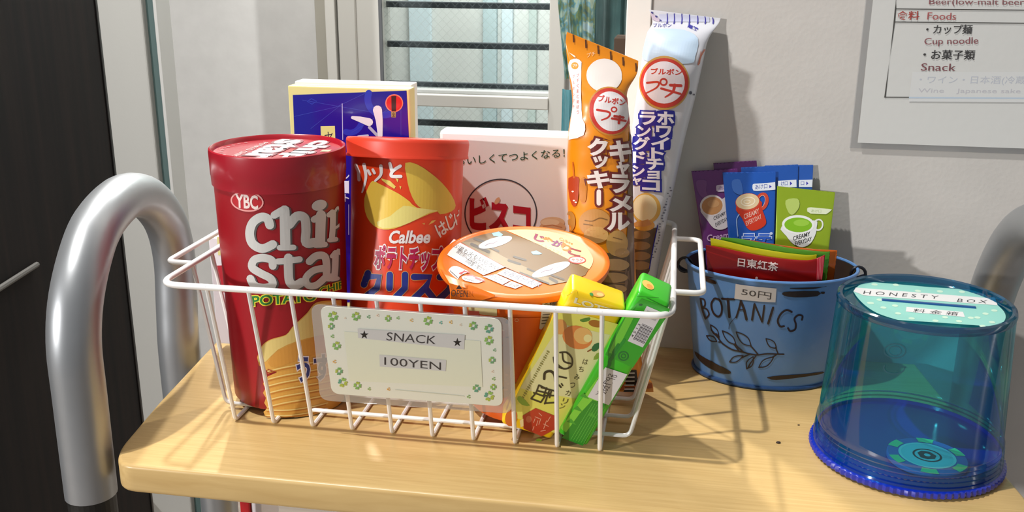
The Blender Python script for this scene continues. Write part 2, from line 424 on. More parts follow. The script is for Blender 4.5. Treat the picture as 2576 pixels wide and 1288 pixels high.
wrect('upper_pane', xw0-.004, xw1, zs1, 1.2, .010, .014, WG, 0)
wrect('lower_pane', xw0-.004, xw1, -.35, FW(1180, 266).z, .010, .014, WG, 0)
# bars of the grille outside the panes
for (l, r_) in (((975, 8), (1385, 18)), ((975, 108), (1385, 119)), ((975, 208), (1385, 222)), ((975, 302), (1385, 318)), ((975, -92), (1385, -82))):
    a, b = on_y(l[0]-20, l[1], FAR+.045), on_y(r_[0]+30, r_[1], FAR+.045)
    bmm = box(bmesh.new(), (a.x, FAR+.03, (a.z+b.z)/2-.0065), (b.x, FAR+.045, (a.z+b.z)/2+.0065), .002)
    obj('grille_bar', bmm, mat('#3c4046', .5), win)
# building across the gap, pale with vertical bands
ex = setting('wall_outside', box(bmesh.new(), (-2.2, 2.75, -.75), (1.6, 2.8, 1.6)), mat('#dddfdc', .8, vary=.12, vscale=2.2))
for (a, b, c) in ((1030, 1085, '#dbeaf0'), (1215, 1250, '#c3d6da'), (1262, 1290, '#dcebf2'), (1330, 1350, '#c9d6d2')):
    A, B = on_y(a, 100, 2.74), on_y(b, 100, 2.74)
    o = obj('wall_batten', box(bmesh.new(), (A.x, 2.735, -.75), (B.x, 2.75, 1.6), .002), mat(c, .8), ex)
# left: door jamb strip with a teal gasket, and the dark door leaf standing open
JY = 1.5
J = lambda x: on_y(x, 100, JY).x
jx0, jx1, jx2 = on_y(246, 100, JY).x, on_y(355, 0, JY).x, on_y(378, 0, JY).x
setting('trim_2', box(bmesh.new(), (jx0-.12, JY, FLOOR), (jx1, JY+.05, 1.4), .003), mat('#a09f9a', .6, bump=.05))
setting('trim_3', box(bmesh.new(), (jx1, JY+.012, FLOOR), (jx2, JY+.045, 1.4), .001), mat('#4c6361', .6))
setting('trim_4', box(bmesh.new(), (jx2, JY+.006, FLOOR), (jx2+.006, JY+.05, 1.4), .001), mat('#c9c8c4', .6))
Pd = V((on_y(237, 0, 1.3).x, 1.3, 0)); dd = V((math.sin(YAW), -math.cos(YAW), 0)); nd = V((dd.y, -dd.x, 0))
if nd.x < 0: nd = -nd
door = bpy.data.objects.new('door_1', None); COL.objects.link(door); door.location = (Pd.x, Pd.y, FLOOR); door['kind'] = 'structure'
bm = frame_box(bmesh.new(), V((Pd.x, Pd.y, FLOOR+.01))-nd*.04, dd, nd, V((0, 0, 1)), (.95, .04, 2.1), .002)
obj('door_leaf', bm, DARKDOOR, door)
bm = frame_box(bmesh.new(), V((Pd.x, Pd.y, FLOOR+.01))-nd*.041-dd*.006, dd, nd, V((0, 0, 1)), (.007, .043, 2.1), .001)
obj('edge_band', bm, mat('#0f0c0b', .4), door)
def on_leaf(x, y): return on_plane(x, y, Pd, nd)
A, B = on_leaf(-60, 757), on_leaf(85, 665)
bm = tube([A+nd*.004, B+nd*.004], .0035, seg=8); obj('door_strip', bm, mat('#56534f', .5, metal=.1), door, smooth=True, label='pale metal strip across the dark door')
A = on_z(412, 1250, FLOOR)
bm = frame_box(bmesh.new(), V((A.x-.014, 1.05, FLOOR)), V((1, 0, 0)), V((0, 1, 0)), V((0, 0, 1)), (.012, .45, .05), .002); setting('baseboard_left', bm, mat('#d9d5d2', .6))
# hanging cloth behind the wall end
def curtain():
    m = bpy.data.materials.new('patterned_cloth'); m.use_nodes = True; nt, b, N, L = nodes(m)
    tc = N('ShaderNodeTexCoord'); n = N('ShaderNodeTexNoise'); n.inputs['Scale'].default_value = 42; n.inputs['Detail'].default_value = 7; n.inputs['Distortion'].default_value = 1.5; L(tc.outputs['Object'], n.inputs[0])
    r = N('ShaderNodeValToRGB'); L(n.outputs[0], r.inputs[0]); cr = r.color_ramp
    cr.elements[0].position = .36; cr.elements[0].color = lin('#7fa4a6'); cr.elements[1].position = .66; cr.elements[1].color = lin('#cfe6ee')
    e = cr.elements.new(.45); e.color = lin('#b4bf92'); e = cr.elements.new(.5); e.color = lin('#8fc3d4'); e = cr.elements.new(.57); e.color = lin('#dfe8d4')
    L(r.outputs[0], b.inputs['Base Color']); b.inputs['Roughness'].default_value = .45; return m
def drape(pxl, pxr, Y, z0, z1, folds, amp, top=0):
    bm = bmesh.new(); nu, nv = 60, 16; g = []
    for j in range(nv+1):
        t = j/nv; z = z0+(z1-z0)*t; row = []
        xl = pxl(z); xr = pxr(z)
        for i in range(nu+1):
            s = i/nu; row.append(bm.verts.new((xl+(xr-xl)*s, Y+amp*math.sin(s*folds*6.28+t*1.3)+amp*.4*math.sin(s*folds*15), z)))
        g.append(row)
    for j in range(nv):
        for i in range(nu): bm.faces.new((g[j][i], g[j][i+1], g[j+1][i+1], g[j+1][i]))
    bmesh.ops.solidify(bm, geom=bm.faces[:], thickness=.002)
    return bm
c0 = on_y(1402, 0, 1.1); c1 = on_y(1440, 260, 1.1); c2 = on_y(1500, 100, 1.1)
t = obj('hanging_cloth', drape(lambda z: c0.x+max(0, (c0.z-z))*.12, lambda z: c2.x-.003, 1.1, on_y(1420, 200, 1.1).z, .6, 2.2, .008), curtain(), smooth=True)
tag(t, 'blue, green and white patterned cloth hanging beside the window, behind the orange pack', 'cloth')
t = obj('hanging_cloth', drape(lambda z: c2.x-.012, lambda z: c2.x+.075, 1.16, on_y(1420, 420, 1.16).z, .6, 3.4, .012), mat('#86a0a0', .7, vary=.6, vscale=25), smooth=True)
tag(t, 'dark teal grey folded cloth hanging between the patterned cloth and the wall end', 'cloth')
t = obj('hanging_cloth', drape(lambda z: on_y(1412, 300, 1.14).x, lambda z: on_y(1440, 300, 1.14).x, 1.14, on_y(1420, 430, 1.14).z, on_y(1420, 225, 1.14).z, 1, .004), mat('#8fc4cc', .6), smooth=True)
tag(t, 'small pale aqua cloth hanging below the patterned cloth, left of the orange pack', 'cloth')
a = on_y(1545, 95, 1.05); b = on_y(1592, 190, 1.05)
cb = thing('cardboard_box', 'dark brown cardboard box in the shadow beside the wall end', 'box', (a.x+.03, 1.07, b.z))
obj('carton', box(bmesh.new(), (a.x, 1.05, b.z), (a.x+.06, 1.1, a.z), .001), mat('#4a382a', .8), cb)
obj('flap', box(bmesh.new(), (a.x+.012, 1.045, a.z), (a.x+.058, 1.049, a.z+.012), .0005), mat('#a08f7c', .8), cb)

# ------------------------------------------------------------------ trolley
tr = thing('trolley', 'small trolley with pale beech top and bent steel tube handles', 'trolley', (-.06, .54, FLOOR))
out = [(.184, .4285), (.19, .455), (.188, .48), (.185, .507), (.172, .652), (-.3185, .652), (-.313, .618), (-.3011, .505), (-.2925, .445), (-.284, .4285)]
po = []
N_ = len(out)
for i, p in enumerate(out):
    r = {0: .012, 9: .016, 8: .02}.get(i, .001)
    a, b = V(out[i-1]+(0,)), V(out[(i+1) % N_]+(0,)); p = V(p+(0,))
    k = min(r, (a-p).length*.49, (b-p).length*.49); A, B = p+(a-p).normalized()*k, p+(b-p).normalized()*k
    for j in range(7 if r > .002 else 2):
        t = j/(6 if r > .002 else 1); po.append(A*(1-t)**2+p*2*t*(1-t)+B*t*t)
bm = bmesh.new(); vb = [bm.verts.new((p.x, p.y, -.0165)) for p in po]; vt = [bm.verts.new((p.x, p.y, 0)) for p in po]
bm.faces.new(vb); bm.faces.new(vt[::-1])
for i in range(len(po)): bm.faces.new((vb[i], vt[i], vt[(i+1) % len(po)], vb[(i+1) % len(po)]))
bmesh.ops.recalc_face_normals(bm, faces=bm.faces[:])
rim = [e for e in bm.edges if abs(e.verts[0].co.z-e.verts[1].co.z) < 1e-6]
bmesh.ops.bevel(bm, geom=rim, offset=.0022, segments=4, affect='EDGES', profile=.5)
obj('tabletop', bm, WOOD, tr, smooth=True)
STEEL = mat('#a6a8aa', .38, metal=.7, bump=.02, bscale=60, vary=.12, vscale=40)
lp = [(-.309, .4395, -.0265), (-.309, .4405, .03), (-.3095, .4425, .064), (-.311, .454, .09), (-.315, .479, .1125), (-.319, .507, .1215), (-.324, .5345, .1215), (-.328, .563, .112), (-.3305, .586, .09), (-.3315, .594, .062), (-.332, .592, .03), (-.332, .589, 0), (-.332, .589, -.04)]
# the rear leg is flattened into line with the trolley's back legs
h1 = obj('handle', tube(smooth_path(lp, 6), .0138, seg=28), STEEL, tr, smooth=True)
obj('leg_joint', lathe([(.0, 0), (.0125, 0), (.0128, .004), (.0128, .02), (0, .02)], (-.309, .4395, -.0445), 28), mat('#15130f', .5), h1)
rp = [(.206, .46, .00), (.208, .475, .06), (.2095, .51, .108), (.21, .55, .127), (.2085, .59, .128), (.206, .622, .112), (.2045, .640, .085), (.2035, .6445, .05), (.203, .6445, 0), (.203, .6445, -.3)]
rp = [(.209, .462, -.03), (.209, .468, .03), (.2095, .487, .083), (.2095, .52, .113), (.209, .5575, .122), (.2085, .594, .112), (.208, .6205, .086), (.2075, .6365, .05), (.2075, .6395, 0), (.2075, .6395, -.3)]
h2 = obj('handle', tube(smooth_path(rp, 6), .0138, seg=28), STEEL, tr, smooth=True)
LP = on_y(553, 1278, .57)
obj('cross_bar', tube([(-.332, .589, -.033), (LP.x, .57, -.033)], .008, seg=14), STEEL, tr, smooth=True)
for lx, ly in ((LP.x, .57), (.2075, .6395), (-.309, .4395), (.209, .462)):
    z1 = -.3 if ly > .6 else -.03
    obj('leg', tube([(lx, ly, FLOOR+.04), (lx, ly, z1)], .0125, seg=20), STEEL if ly > .5 else mat('#17140f', .5), tr, smooth=True)
    obj('caster', lathe([(0, 0), (.018, .0), (.02, .012), (.018, .03), (.01, .04), (0, .04)], (lx, ly, FLOOR), 20), mat('#222222', .5), tr, smooth=True)
obj('lower_shelf', box(bmesh.new(), (-.31, .45, -.315), (.2, .645, -.30), .002), WOOD, tr)
qa, qb, qc = on_y(604, 1284, .60).x, on_y(628, 1284, .60).x, on_y(655, 1284, .60).x
rb = thing('snack_carton', 'red snack carton on the lower shelf, just peeping under the tabletop', 'box', ((qa+qc)/2, .615, -.30))
obj('carton', box(bmesh.new(), (qa, .60, -.30), (qb, .635, -.09), .001), mat('#b3151a', .5), rb)
obj('label_panel', box(bmesh.new(), (qb+.0002, .602, -.30), (qc, .633, -.092), .001), mat('#e8e2e6', .5), rb)

# ------------------------------------------------------------------ wire basket
WIRE = mat('#f1eeea', .32, coat=.3)
bk = thing('wire_basket', 'white coated wire basket with loop handles, full of snacks', 'basket', (-.134, .56, 0))
RZ, RX0, RX1, RY0, RY1 = .09, -.2712, .0052, .467, .6565-.001
rim = rounded([(RX0, RY0, RZ), (RX1, RY0, RZ), (RX1, RY1, RZ), (RX0, RY1, RZ)], .012, 6, closed=True)
obj('rim', tube(rim, .0018, closed=True, seg=12), WIRE, bk, smooth=True)
for sx in (0, 1):
    X, d = (RX0, -1) if sx == 0 else (RX1, 1)
    hp = rounded([(X+d*.0005, .506, RZ), (X+d*.0162, .506, RZ), (X+d*.0162, .6135, RZ), (X+d*.0005, .6135, RZ)], .006, 6)
    obj('handle', tube(hp, .00165, seg=10), WIRE, bk, smooth=True)
wm = None
for i in range(10):
    xb = -.2434+i*.02372
    yb = .4890
    p = rounded([(xb, RY0-.0005, RZ+.0012), (xb, yb-.0015, .0014), (xb, .628, .0014), (xb, RY1+.0005, RZ+.0012)], .003, 4)
    if wm is None:
        o = obj('cross_wire', tube(p, .00125, seg=8), WIRE, bk, smooth=True); wm = o
    else:
        o = wm.copy(); COL.objects.link(o); o.parent = bk; o.location.x = i*.02372
sm_ = None
for i, y in enumerate((.503, .5275, .552, .5765, .601, .6255)):
    p = rounded([(RX0-.0002, y+.003, RZ-.0005), (-.2562, y, .0039), (-.0143, y, .0039), (RX1+.0002, y+.003, RZ-.0005)], .004, 4)
    if sm_ is None:
        o = obj('side_wire', tube(p, .00125, seg=8), WIRE, bk, smooth=True); sm_ = o
    else:
        o = sm_.copy(); COL.objects.link(o); o.parent = bk; o.location.y = y-.503

# ------------------------------------------------------------------ red canister (front left of the basket)
def turned(bm, c, tilt):
    if tilt: bmesh.ops.rotate(bm, cent=c, matrix=Matrix.Rotation(-tilt, 3, 'X'), verts=bm.verts)
    return bm
def canister(name, label, c, body, lid, body_mat, lid_mat, tilt=0.):
    t = thing(name, label, 'can', c)
    obj('body', turned(lathe(body, c, 96, cap0=True, cap1=True), c, tilt), body_mat, t, smooth=True)
    obj('lid', turned(lathe(lid, c, 96, cap0=True), c, tilt), lid_mat, t, smooth=True)
    return t
CS = V((-.2245, .5295, .0052))
RED = mat('#980f1b', .38, vary=.06, vscale=12, spec=.5)
cs = canister('chip_canister', 'dark red cardboard chip canister with grey white lettering and red lid', CS,
    [(.0338, 0), (.0347, .0012), (.0350, .01), (.0372, .134)],
    [(.0372, .1315), (.0382, .1315), (.0384, .1365), (.0386, .1372), (.0388, .1500), (.0386, .1515), (.0378, .1520), (.0372, .1515), (.0366, .1500), (.0362, .1492), (0., .1492)],
    RED, mat('#a01424', .3, coat=.25))
sf = Can(CS, .03495, .0372, .134)
k3 = K(500, 320, 2.6825)
pr = Print(sf, K=k3)
GW, GS = '#cdcbc7', '#55504f'
letters = [([(480, 660), (462, 615), (418, 607), (365, 645), (345, 715), (365, 785), (430, 818), (500, 790)], 54),
 ([(578, 560), (582, 690), (584, 790)], 62), ([(510, 592), (560, 562)], 46), ([(545, 812), (640, 810)], 34), ([(612, 655), (660, 600), (712, 612), (722, 690), (722, 778), (780, 775)], 56),
 ([(822, 592), (818, 690), (816, 780)], 62), ([(775, 622), (815, 600)], 40), ([(785, 795), (850, 790)], 34),
 ([(915, 580), (912, 680), (905, 750)], 36), ([(880, 592), (910, 570)], 30), ([(885, 762), (940, 755)], 28), ([(925, 578), (958, 540), (980, 590), (976, 650), (930, 682)], 15),
 ([(500, 935), (490, 895), (430, 880), (375, 895), (362, 945), (420, 985), (485, 1020), (498, 1065), (440, 1082), (375, 1065), (350, 1020)], 48),
 ([(604, 880), (604, 950), (612, 1040), (650, 1066), (692, 1045)], 54), ([(535, 905), (680, 890)], 38),
 ([(745, 905), (790, 868), (845, 870), (862, 930), (865, 1010), (905, 1010)], 46), ([(850, 950), (775, 965), (722, 1015), (735, 1065), (790, 1065), (850, 1015)], 42),
 ([(935, 850), (932, 950), (925, 1015)], 40), ([(905, 870), (930, 845)], 26), ([(905, 1028), (955, 1020)], 24), ([(942, 868), (960, 828), (972, 850)], 22)]
XS = lambda x: x if x < 850 else 850+(x-850)*.82
letters = [([(XS(x), y) for x, y in p_], w_*1.1) for p_, w_ in letters]
for pts, wd in letters: pr.stroke([(x+13, y+6) for x, y in pts], wd, GS, 1, curve=len(pts) > 2)
for pts, wd in letters: pr.stroke(pts, wd, GW, 2, curve=len(pts) > 2)
pr.blob((822, 533), 52, 36, GS, 1, rot=-.25); pr.blob((811, 526), 52, 36, GW, 2, rot=-.3)
pr.text('POTATO', (365, 1205), (790, 1168), (362, 1140), '#1d7a2c', 4, .02, outline='#e8dc3a', ow=.07)
pr.text('CHIPS', (815, 1130), (1010, 1070), (812, 1085), '#1d7a2c', 4, .02, outline='#e8dc3a', ow=.07)
pr.ring((328, 500), 106, 64, 10, '#e79a96', 2, rot=.12)
pr.blob((328, 500), 100, 58, '#b81420', 1, rot=.12)
pr.text('YBC', (255, 540), (400, 552), (252, 452), '#f0d9d2', 3, .03)
pr.done('lettering', cs)
pr = Print(sf, K=K(600, 740, 4.0267), base=.0002)
pile = sp2([(190, 640), (240, 520), (330, 455), (480, 410), (545, 330), (640, 240), (700, 180), (760, 100), (840, 70), (1000, 60), (1085, 55)], 3) + [(1092, 600), (1070, 1060), (1000, 1130), (900, 1180), (700, 1232), (480, 1245), (270, 1232)] + sp2([(255, 1190), (290, 1150), (262, 1100), (280, 1050), (250, 1000), (275, 950), (250, 905), (300, 830), (390, 790), (290, 772), (210, 720)], 2)
pr.poly(pile, '#d9a24a', 0)
pr.poly(sp2([(200, 640), (245, 530), (330, 462), (480, 418), (560, 320), (650, 245), (710, 180), (790, 95), (1085, 90), (1088, 330), (800, 420), (600, 470), (400, 560), (280, 680), (210, 690)], 2, True), '#dcc57a', 1)
pr.poly(sp2([(300, 690), (400, 570), (620, 480), (900, 400), (1086, 350), (1084, 520), (800, 600), (560, 680), (380, 740)], 2, True), '#cf9440', 2)
for y0 in (720, 800, 868, 940, 1010, 1080, 1150, 1205):
    pr.stroke([(300 if y0 < 1100 else 290, y0+60), (450, y0+22), (620, y0-8), (850, y0-50), (1070, y0-100 if y0 < 1000 else y0-90)] if y0 < 1150 else [(290, y0+20), (500, y0+22), (720, y0-8), (900, y0-50)], 12, '#ebcf83', 3, curve=True)
    pr.stroke([(300 if y0 < 1100 else 290, y0+78), (450, y0+40), (620, y0+10), (850, y0-32), (1060, y0-80)] if y0 < 1150 else [(290, y0+36), (500, y0+36), (720, y0+8), (880, y0-30)], 9, '#c07a2c', 2, curve=True)
pr.stroke([(300, 760), (380, 785)], 10, '#a04020', 3)
pr.text('うす', (600, 880), (930, 850), (590, 640), '#26337f', 6, .035, outline='#e9e2ee', ow=.045)
pr.done('chip_picture', cs, 'stack of golden potato chips printed on the red can')
lt = Plane(CS+V((0, 0, .1492)), (1, 0, 0), (0, 1, 0), (0, 0, 1))
pr = Print(lt, K=lambda x, y: (x, y), base=.0002)
class L2:
    pass
def lid_text(pr, body, x, y0, y1, w, col, layer, off, **k):
    # text running towards the viewer, tops of the letters to the right
    vs, fs = glyphs(body, off); b = glyphs(body, 0.)[0]
    X0, X1 = min(v[0] for v in b), max(v[0] for v in b); Y0, Y1 = min(v[1] for v in b), max(v[1] for v in b)
    def go(vs, col, layer): pr.tri([(x+w*(q[1]-Y0)/(Y1-Y0), y0+(y1-y0)*(q[0]-X0)/(X1-X0)) for q in vs], fs_, col, layer)
    if k.get('ol'):
        v2, fs_ = glyphs(body, off+.06); go(v2, k['ol'], layer); layer += 1
    fs_ = fs; go(vs, col, layer)
lid_text(pr, 'chip', .0075, .0315, -.026, .0165, '#ece6e6', 2, .035, ol='#7a3038')
lid_text(pr, 'star', -.0105, .030, -.028, .0155, '#ece6e6', 2, .035, ol='#7a3038')
lid_text(pr, 'POTATO CHIPS', -.0175, .020, -.026, .0035, '#e8b9b4', 2, 0)
for k in range(9):
    a = math.radians(150+k*9); pr.poly([(.0325*math.cos(a)+dx, .0325*math.sin(a)+dy) for dx, dy in ((0, 0), (.002, 0), (.002, .001), (0, .001))], '#d98d8a', 2, raw=True)
pr.poly([(.026, .004), (.031, .0045), (.031, -.001), (.026, -.002)], '#e8b07a', 2, raw=True)
pr.done('lid_lettering', cs)

# ------------------------------------------------------------------ orange canister
CB = V((-.1595, .5520, .0100)); CT = .165
ORG = mat('#dc3f17', .36, coat=.15)
cb_ = canister('crisp_canister', 'orange red potato crisp canister with round plastic lid and broken chip picture', CB,
    [(.0332, 0), (.0338, .0012), (.0340, .02), (.0342, .136)],
    [(.0345, .1360), (.0374, .1360), (.0373, .1374), (.0370, .1380), (.0376, .1450), (.0373, .1468), (.0366, .1475), (.034, .1472), (0., .147)],
    ORG, mat('#dd3d22', .42), tilt=CT)
sf = Can(CB, .0340, .0342, .136, tilt=CT); pr = Print(sf, K=K(840, 320, 2.6825))
chips = [sp2([(262, 362), (235, 400), (207, 480), (212, 570), (245, 640), (300, 682), (370, 690), (450, 670), (560, 622), (650, 582), (705, 562), (560, 542), (510, 500), (440, 450), (360, 408), (300, 378)], 2, True),
         sp2([(482, 240), (560, 250), (650, 308), (730, 378), (790, 455), (820, 528), (792, 568), (715, 588), (690, 560), (600, 550), (550, 512), (510, 425), (490, 330)], 2, True)]
pr.poly(chips[0], '#e6bf48', 0); pr.poly(chips[1], '#d6b548', 0)
pr.poly(sp2([(640, 578), (700, 562), (560, 545), (470, 530), (380, 600), (290, 640), (330, 682), (450, 668), (560, 620)], 2, True), '#e2d47c', 1)
pr.poly([(320, 345), (380, 362), (418, 400), (408, 416), (360, 385), (325, 358)], '#e3c65c', 0)
pr.poly([(416, 345), (436, 350), (430, 372)], '#e3c65c', 0); pr.poly([(442, 395), (455, 400), (450, 420)], '#e3c65c', 0); pr.poly([(638, 658), (660, 630), (688, 626), (668, 645)], '#e3b65c', 0); pr.poly([(594, 650), (615, 645), (610, 658)], '#d39a4c', 0)
pr.done('chip_picture', cb_, 'two halves of a broken golden chip printed on the can')
pr = Print(sf, K=K(840, 320, 2.6825))
WH = '#e9e3e1'
pr.stroke([(150, 255), (168, 300), (172, 355)], 22, WH, 1); pr.stroke([(205, 252), (218, 330), (205, 400), (192, 440)], 24, WH, 1, curve=True, ends=(1, .4)); 
pr.stroke([(232, 292), (246, 318)], 18, WH, 1); pr.stroke([(264, 286), (276, 310)], 18, WH, 1); pr.stroke([(318, 262), (318, 320), (280, 362)], 24, WH, 1, curve=True, ends=(1, .6))
pr.stroke([(378, 245), (392, 295)], 22, WH, 1); pr.stroke([(448, 262), (398, 296), (390, 330), (452, 332)], 22, WH, 1, curve=True)
pr.text('は', (715, 745), (775, 700), (675, 668), WH, 1, .02); pr.text('じ', (778, 700), (822, 668), (748, 605), WH, 1, .02); pr.text('け', (824, 668), (872, 628), (805, 590), WH, 1, .02)
pr.text('Calbee', (368, 782), (640, 780), (385, 700), WH, 1, .03)
pr.text('ポテトチップス', (275, 955), (790, 965), (285, 800), '#b3184e', 2, .04, outline=WH, ow=.05)
KR = [[(232, 985), (205, 1062)], [(232, 1008), (308, 1008), (292, 1085), (222, 1140)], [(378, 995), (376, 1085)], [(480, 995), (478, 1085), (415, 1150)], [(540, 1010), (648, 1010), (618, 1080), (535, 1160)], [(615, 1085), (678, 1165)], [(712, 1012), (800, 1015), (775, 1095), (700, 1165)]]
for p in KR: pr.stroke(p, 52, '#d9a35c', 1, curve=False)
for p in KR: pr.stroke(p, 44, '#1c2f86', 2, curve=False)
pr.done('lettering', cb_)

# ------------------------------------------------------------------ boxes behind
def panel_box(name, label, x0, x1, y0, y1, z0, z1, m, cat='box', bev=.0008):
    t = thing(name, label, cat, ((x0+x1)/2, (y0+y1)/2, z0))
    obj('carton', box(bmesh.new(), (x0, y0, z0), (x1, y1, z1), bev), m, t)
    return t
zb = .0052
YB = .614
a, b = on_y(724, 226, YB), on_y(1030, 213, YB)
bb = panel_box('chocolate_box', 'deep blue snack box with yellow border, behind the two cans', a.x, b.x, YB, YB+.013, zb, (a.z+b.z)/2, mat('#e4d98f', .35, coat=.3))
pl = Plane((0, YB, 0), (1, 0, 0), (0, 0, 1), (0, -1, 0)); pr = Print(pl, K=K(700, 180, 2.928), rough=.22, coat=.5)
BL = '#150f8f'
pr.poly([(108, 172), (945, 140), (962, 480), (962, 1700), (150, 1700), (120, 480)], BL, 0)
pr.ring((780, 200), 120, 120, 50, '#2636b4', 1, a0=70, a1=200, n=14); pr.ring((530, 340), 90, 110, 44, '#2636b4', 1, a0=20, a1=110, n=12)
for p, q in (((120, 330), (430, 260)), ((430, 260), (640, 160)), ((180, 210), (700, 300)), ((540, 450), (900, 220)), ((240, 420), (470, 240)), ((905, 180), (905, 470))): pr.stroke([p, q], 3, '#3a47b8', 1)
pr.stroke([(245, 200), (285, 218), (250, 240), (215, 220), (245, 200)], 8, '#2a37b0', 1)
pr.stroke([(472, 236), (476, 500)], 5, '#c9c6ee', 2)
pr.poly([(313, 402), (418, 400), (424, 560), (318, 560)], '#e6db8c', 2)
pr.stroke([(345, 470), (395, 462)], 7, '#222044', 3); pr.stroke([(368, 445), (372, 480)], 6, '#222044', 3); pr.stroke([(398, 455), (382, 490)], 6, '#222044', 3); pr.stroke([(350, 500), (395, 520)], 7, '#b03030', 3)
pr.blob((855, 232), 66, 66, '#e8876a', 2); pr.blob((855, 232), 58, 58, '#d21c1c', 3)
pr.poly([(834, 180), (870, 178), (868, 292), (836, 292)], '#3a1512', 4); pr.poly([(832, 296), (868, 296), (866, 338), (834, 336)], '#9a8f5a', 2); pr.text('全', (838, 332), (862, 332), (838, 300), '#222222', 3)
pr.stroke([(548, 338), (600, 350), (670, 372)], 56, '#e8e4ea', 3, ends=(.4, 1.05)); pr.stroke([(732, 282), (745, 360), (752, 470)], 64, '#e8e4ea', 3, ends=(1.05, .55)); pr.stroke([(672, 410), (730, 470)], 22, '#b9b5c9', 2)
pr.stroke([(590, 478), (660, 470)], 16, '#c9c5dd', 2)
pr.vtext('レート', [(507, 765, 16, 26, 0, 0), (505, 850, 16, 30, 0, 0), (505, 930, 16, 26, 0, 0)], '#e6e2f4', 3, .03)
pr.stroke([(520, 980), (520, 1200)], 5, '#c9c6ee', 2)
pr.done('printed_front', bb)
YW = .630
a, b = on_y(741, 207, YW), on_y(1036, 209, YW)
wb = panel_box('biscuit_box', 'white topped box standing directly behind the deep blue box', a.x, b.x, YW, YW+.014, zb, (a.z+b.z)/2, mat('#e9e8e2', .4))
obj('lid_flap', box(bmesh.new(), (a.x+.0008, YW-.0004, (a.z+b.z)/2-.012), (b.x-.0008, YW-.0001, (a.z+b.z)/2-.002)), mat('#5a5a5c', .6), wb)
# red and white packet at the left behind the red can
rx = on_y(549, 700, .60)
rw = thing('wafer_box', 'narrow red, white and cream packet squeezed behind the red canister', 'box', (rx.x+.03, .595, zb))
X0 = rx.x
rw_top = on_y(556, 585, .60).z
obj('carton', box(bmesh.new(), (X0+.0012, .588, zb), (X0+.05, .602, rw_top), .001), mat('#e3dde2', .5), rw)
pr = Print(Plane((0, .588, 0), (1, 0, 0), (0, 0, 1), (0, -1, 0)))
pr.poly([(546, 668), (640, 664), (640, 735), (553, 735)], '#b01326', 0); pr.poly([(546, 596), (640, 588), (640, 640), (549, 642)], '#dfd68e', 0); pr.poly([(585, 880), (640, 880), (640, 990), (590, 990)], '#5a2a2a', 0)
pr.done('printed_front', rw)
YC = .6175
a, b = on_y(1105, 329, YC), on_y(1450, 339, YC)
bi = panel_box('biscuit_carton', 'plain white biscuit carton with red katakana and thin black circle', a.x, -.051, YC, YC+.017, zb, (a.z+b.z)/2, mat('#eeeeec', .4, coat=.1), bev=.0022)
pr = Print(Plane((0, YC, 0), (1, 0, 0), (0, 0, 1), (0, -1, 0)), K=K(1060, 300, 2.576))
DG = '#1e4a30'
pr.text('おいしくてつよくなる！', (228, 300), (930, 245), (226, 245), DG, 1, .004)
pr.ring((515, 610), 232, 222, 8, '#3a4048', 1, n=60)
pr.text('ビスコ', (322, 700), (700, 745), (322, 508), '#b01028', 2, .06)
pr.blob((850, 668), 80, 36, '#e2c49a', 0); pr.blob((850, 700), 86, 40, '#d9b184', 1); pr.blob((835, 668), 60, 22, '#ecd7b0', 1)
pr.stroke([(790, 692), (850, 684), (910, 700)], 6, '#c98a5a', 2)
pr.blob((492, 528), 26, 14, '#dcae84', 3, rot=-1.0)
pr.done('printed_front', bi)

# ------------------------------------------------------------------ potato stick cup
jt = math.radians(7.5)
JN = V((.012, -math.sin(jt), math.cos(jt))).normalized(); JU = V((1, 0, 0)) - JN*JN.x; JU.normalize(); JV = JN.cross(JU)
JC = on_plane(1317, 651, V((0, .525, .0984)), V((0, 1, 0)))
cup = thing('snack_cup', 'orange potato stick cup with oval looking peel lid, tilted towards the viewer', 'cup', (JC.x, JC.y+.012, .006))
def jl(r, z, a): return JC + JU*(r*math.cos(a)) + JV*(r*math.sin(a)) + JN*z
def jlathe(prof, seg=96, cap0=False, cap1=False):
    bm = bmesh.new(); rings = [[bm.verts.new(jl(r, z, 2*math.pi*i/seg)) for i in range(seg)] for r, z in prof]
    for a, b in zip(rings, rings[1:]):
        for i in range(seg): bm.faces.new((a[i], a[(i+1) % seg], b[(i+1) % seg], b[i]))
    if cap0: bm.faces.new(rings[0][::-1])
    if cap1: bm.faces.new(rings[-1])
    return bm
ORL = mat('#ea7413', .38, coat=.15)
obj('cup_body', jlathe([(.0325, -.0890), (.0330, -.0878), (.0440, -.006), (.0452, -.0032)], cap0=True), mat('#dd5e0c', .4, coat=.15), cup, smooth=True)
obj('peel_lid', jlathe([(.0455, -.0046), (.0484, -.0042), (.0492, -.0022), (.0488, -.0006), (.0474, .0003), (.0455, .0002), (.0435, -.0008), (0, -.0010)]), ORL, cup, smooth=True)
jp = Plane(JC+JN*(-.0008), JU, JV, JN); kj = K(1100, 560, 5.855)
pr = Print(jp, K=kj, base=.00025, step=.00005)
pr.poly(sp2([(340, 292), (430, 240), (560, 180), (740, 130), (960, 112)], 3)+[(1500, 330), (1900, 530), (2230, 690), (2180, 780), (1950, 870), (1660, 925), (1200, 760), (1000, 665), (600, 452)], '#745626', 0)
pr.poly([(350, 290), (600, 300), (1000, 520), (1600, 800), (1900, 880), (1660, 925), (1200, 760), (1000, 665), (600, 452)], '#8e7a54', 1)
pr.poly([(970, 100)]+sp2([(1150, 88), (1500, 110), (1900, 200), (2150, 330), (2280, 500), (2290, 600), (2240, 692)], 3)+[(1900, 530), (1500, 330)], '#ecdc90', 1)
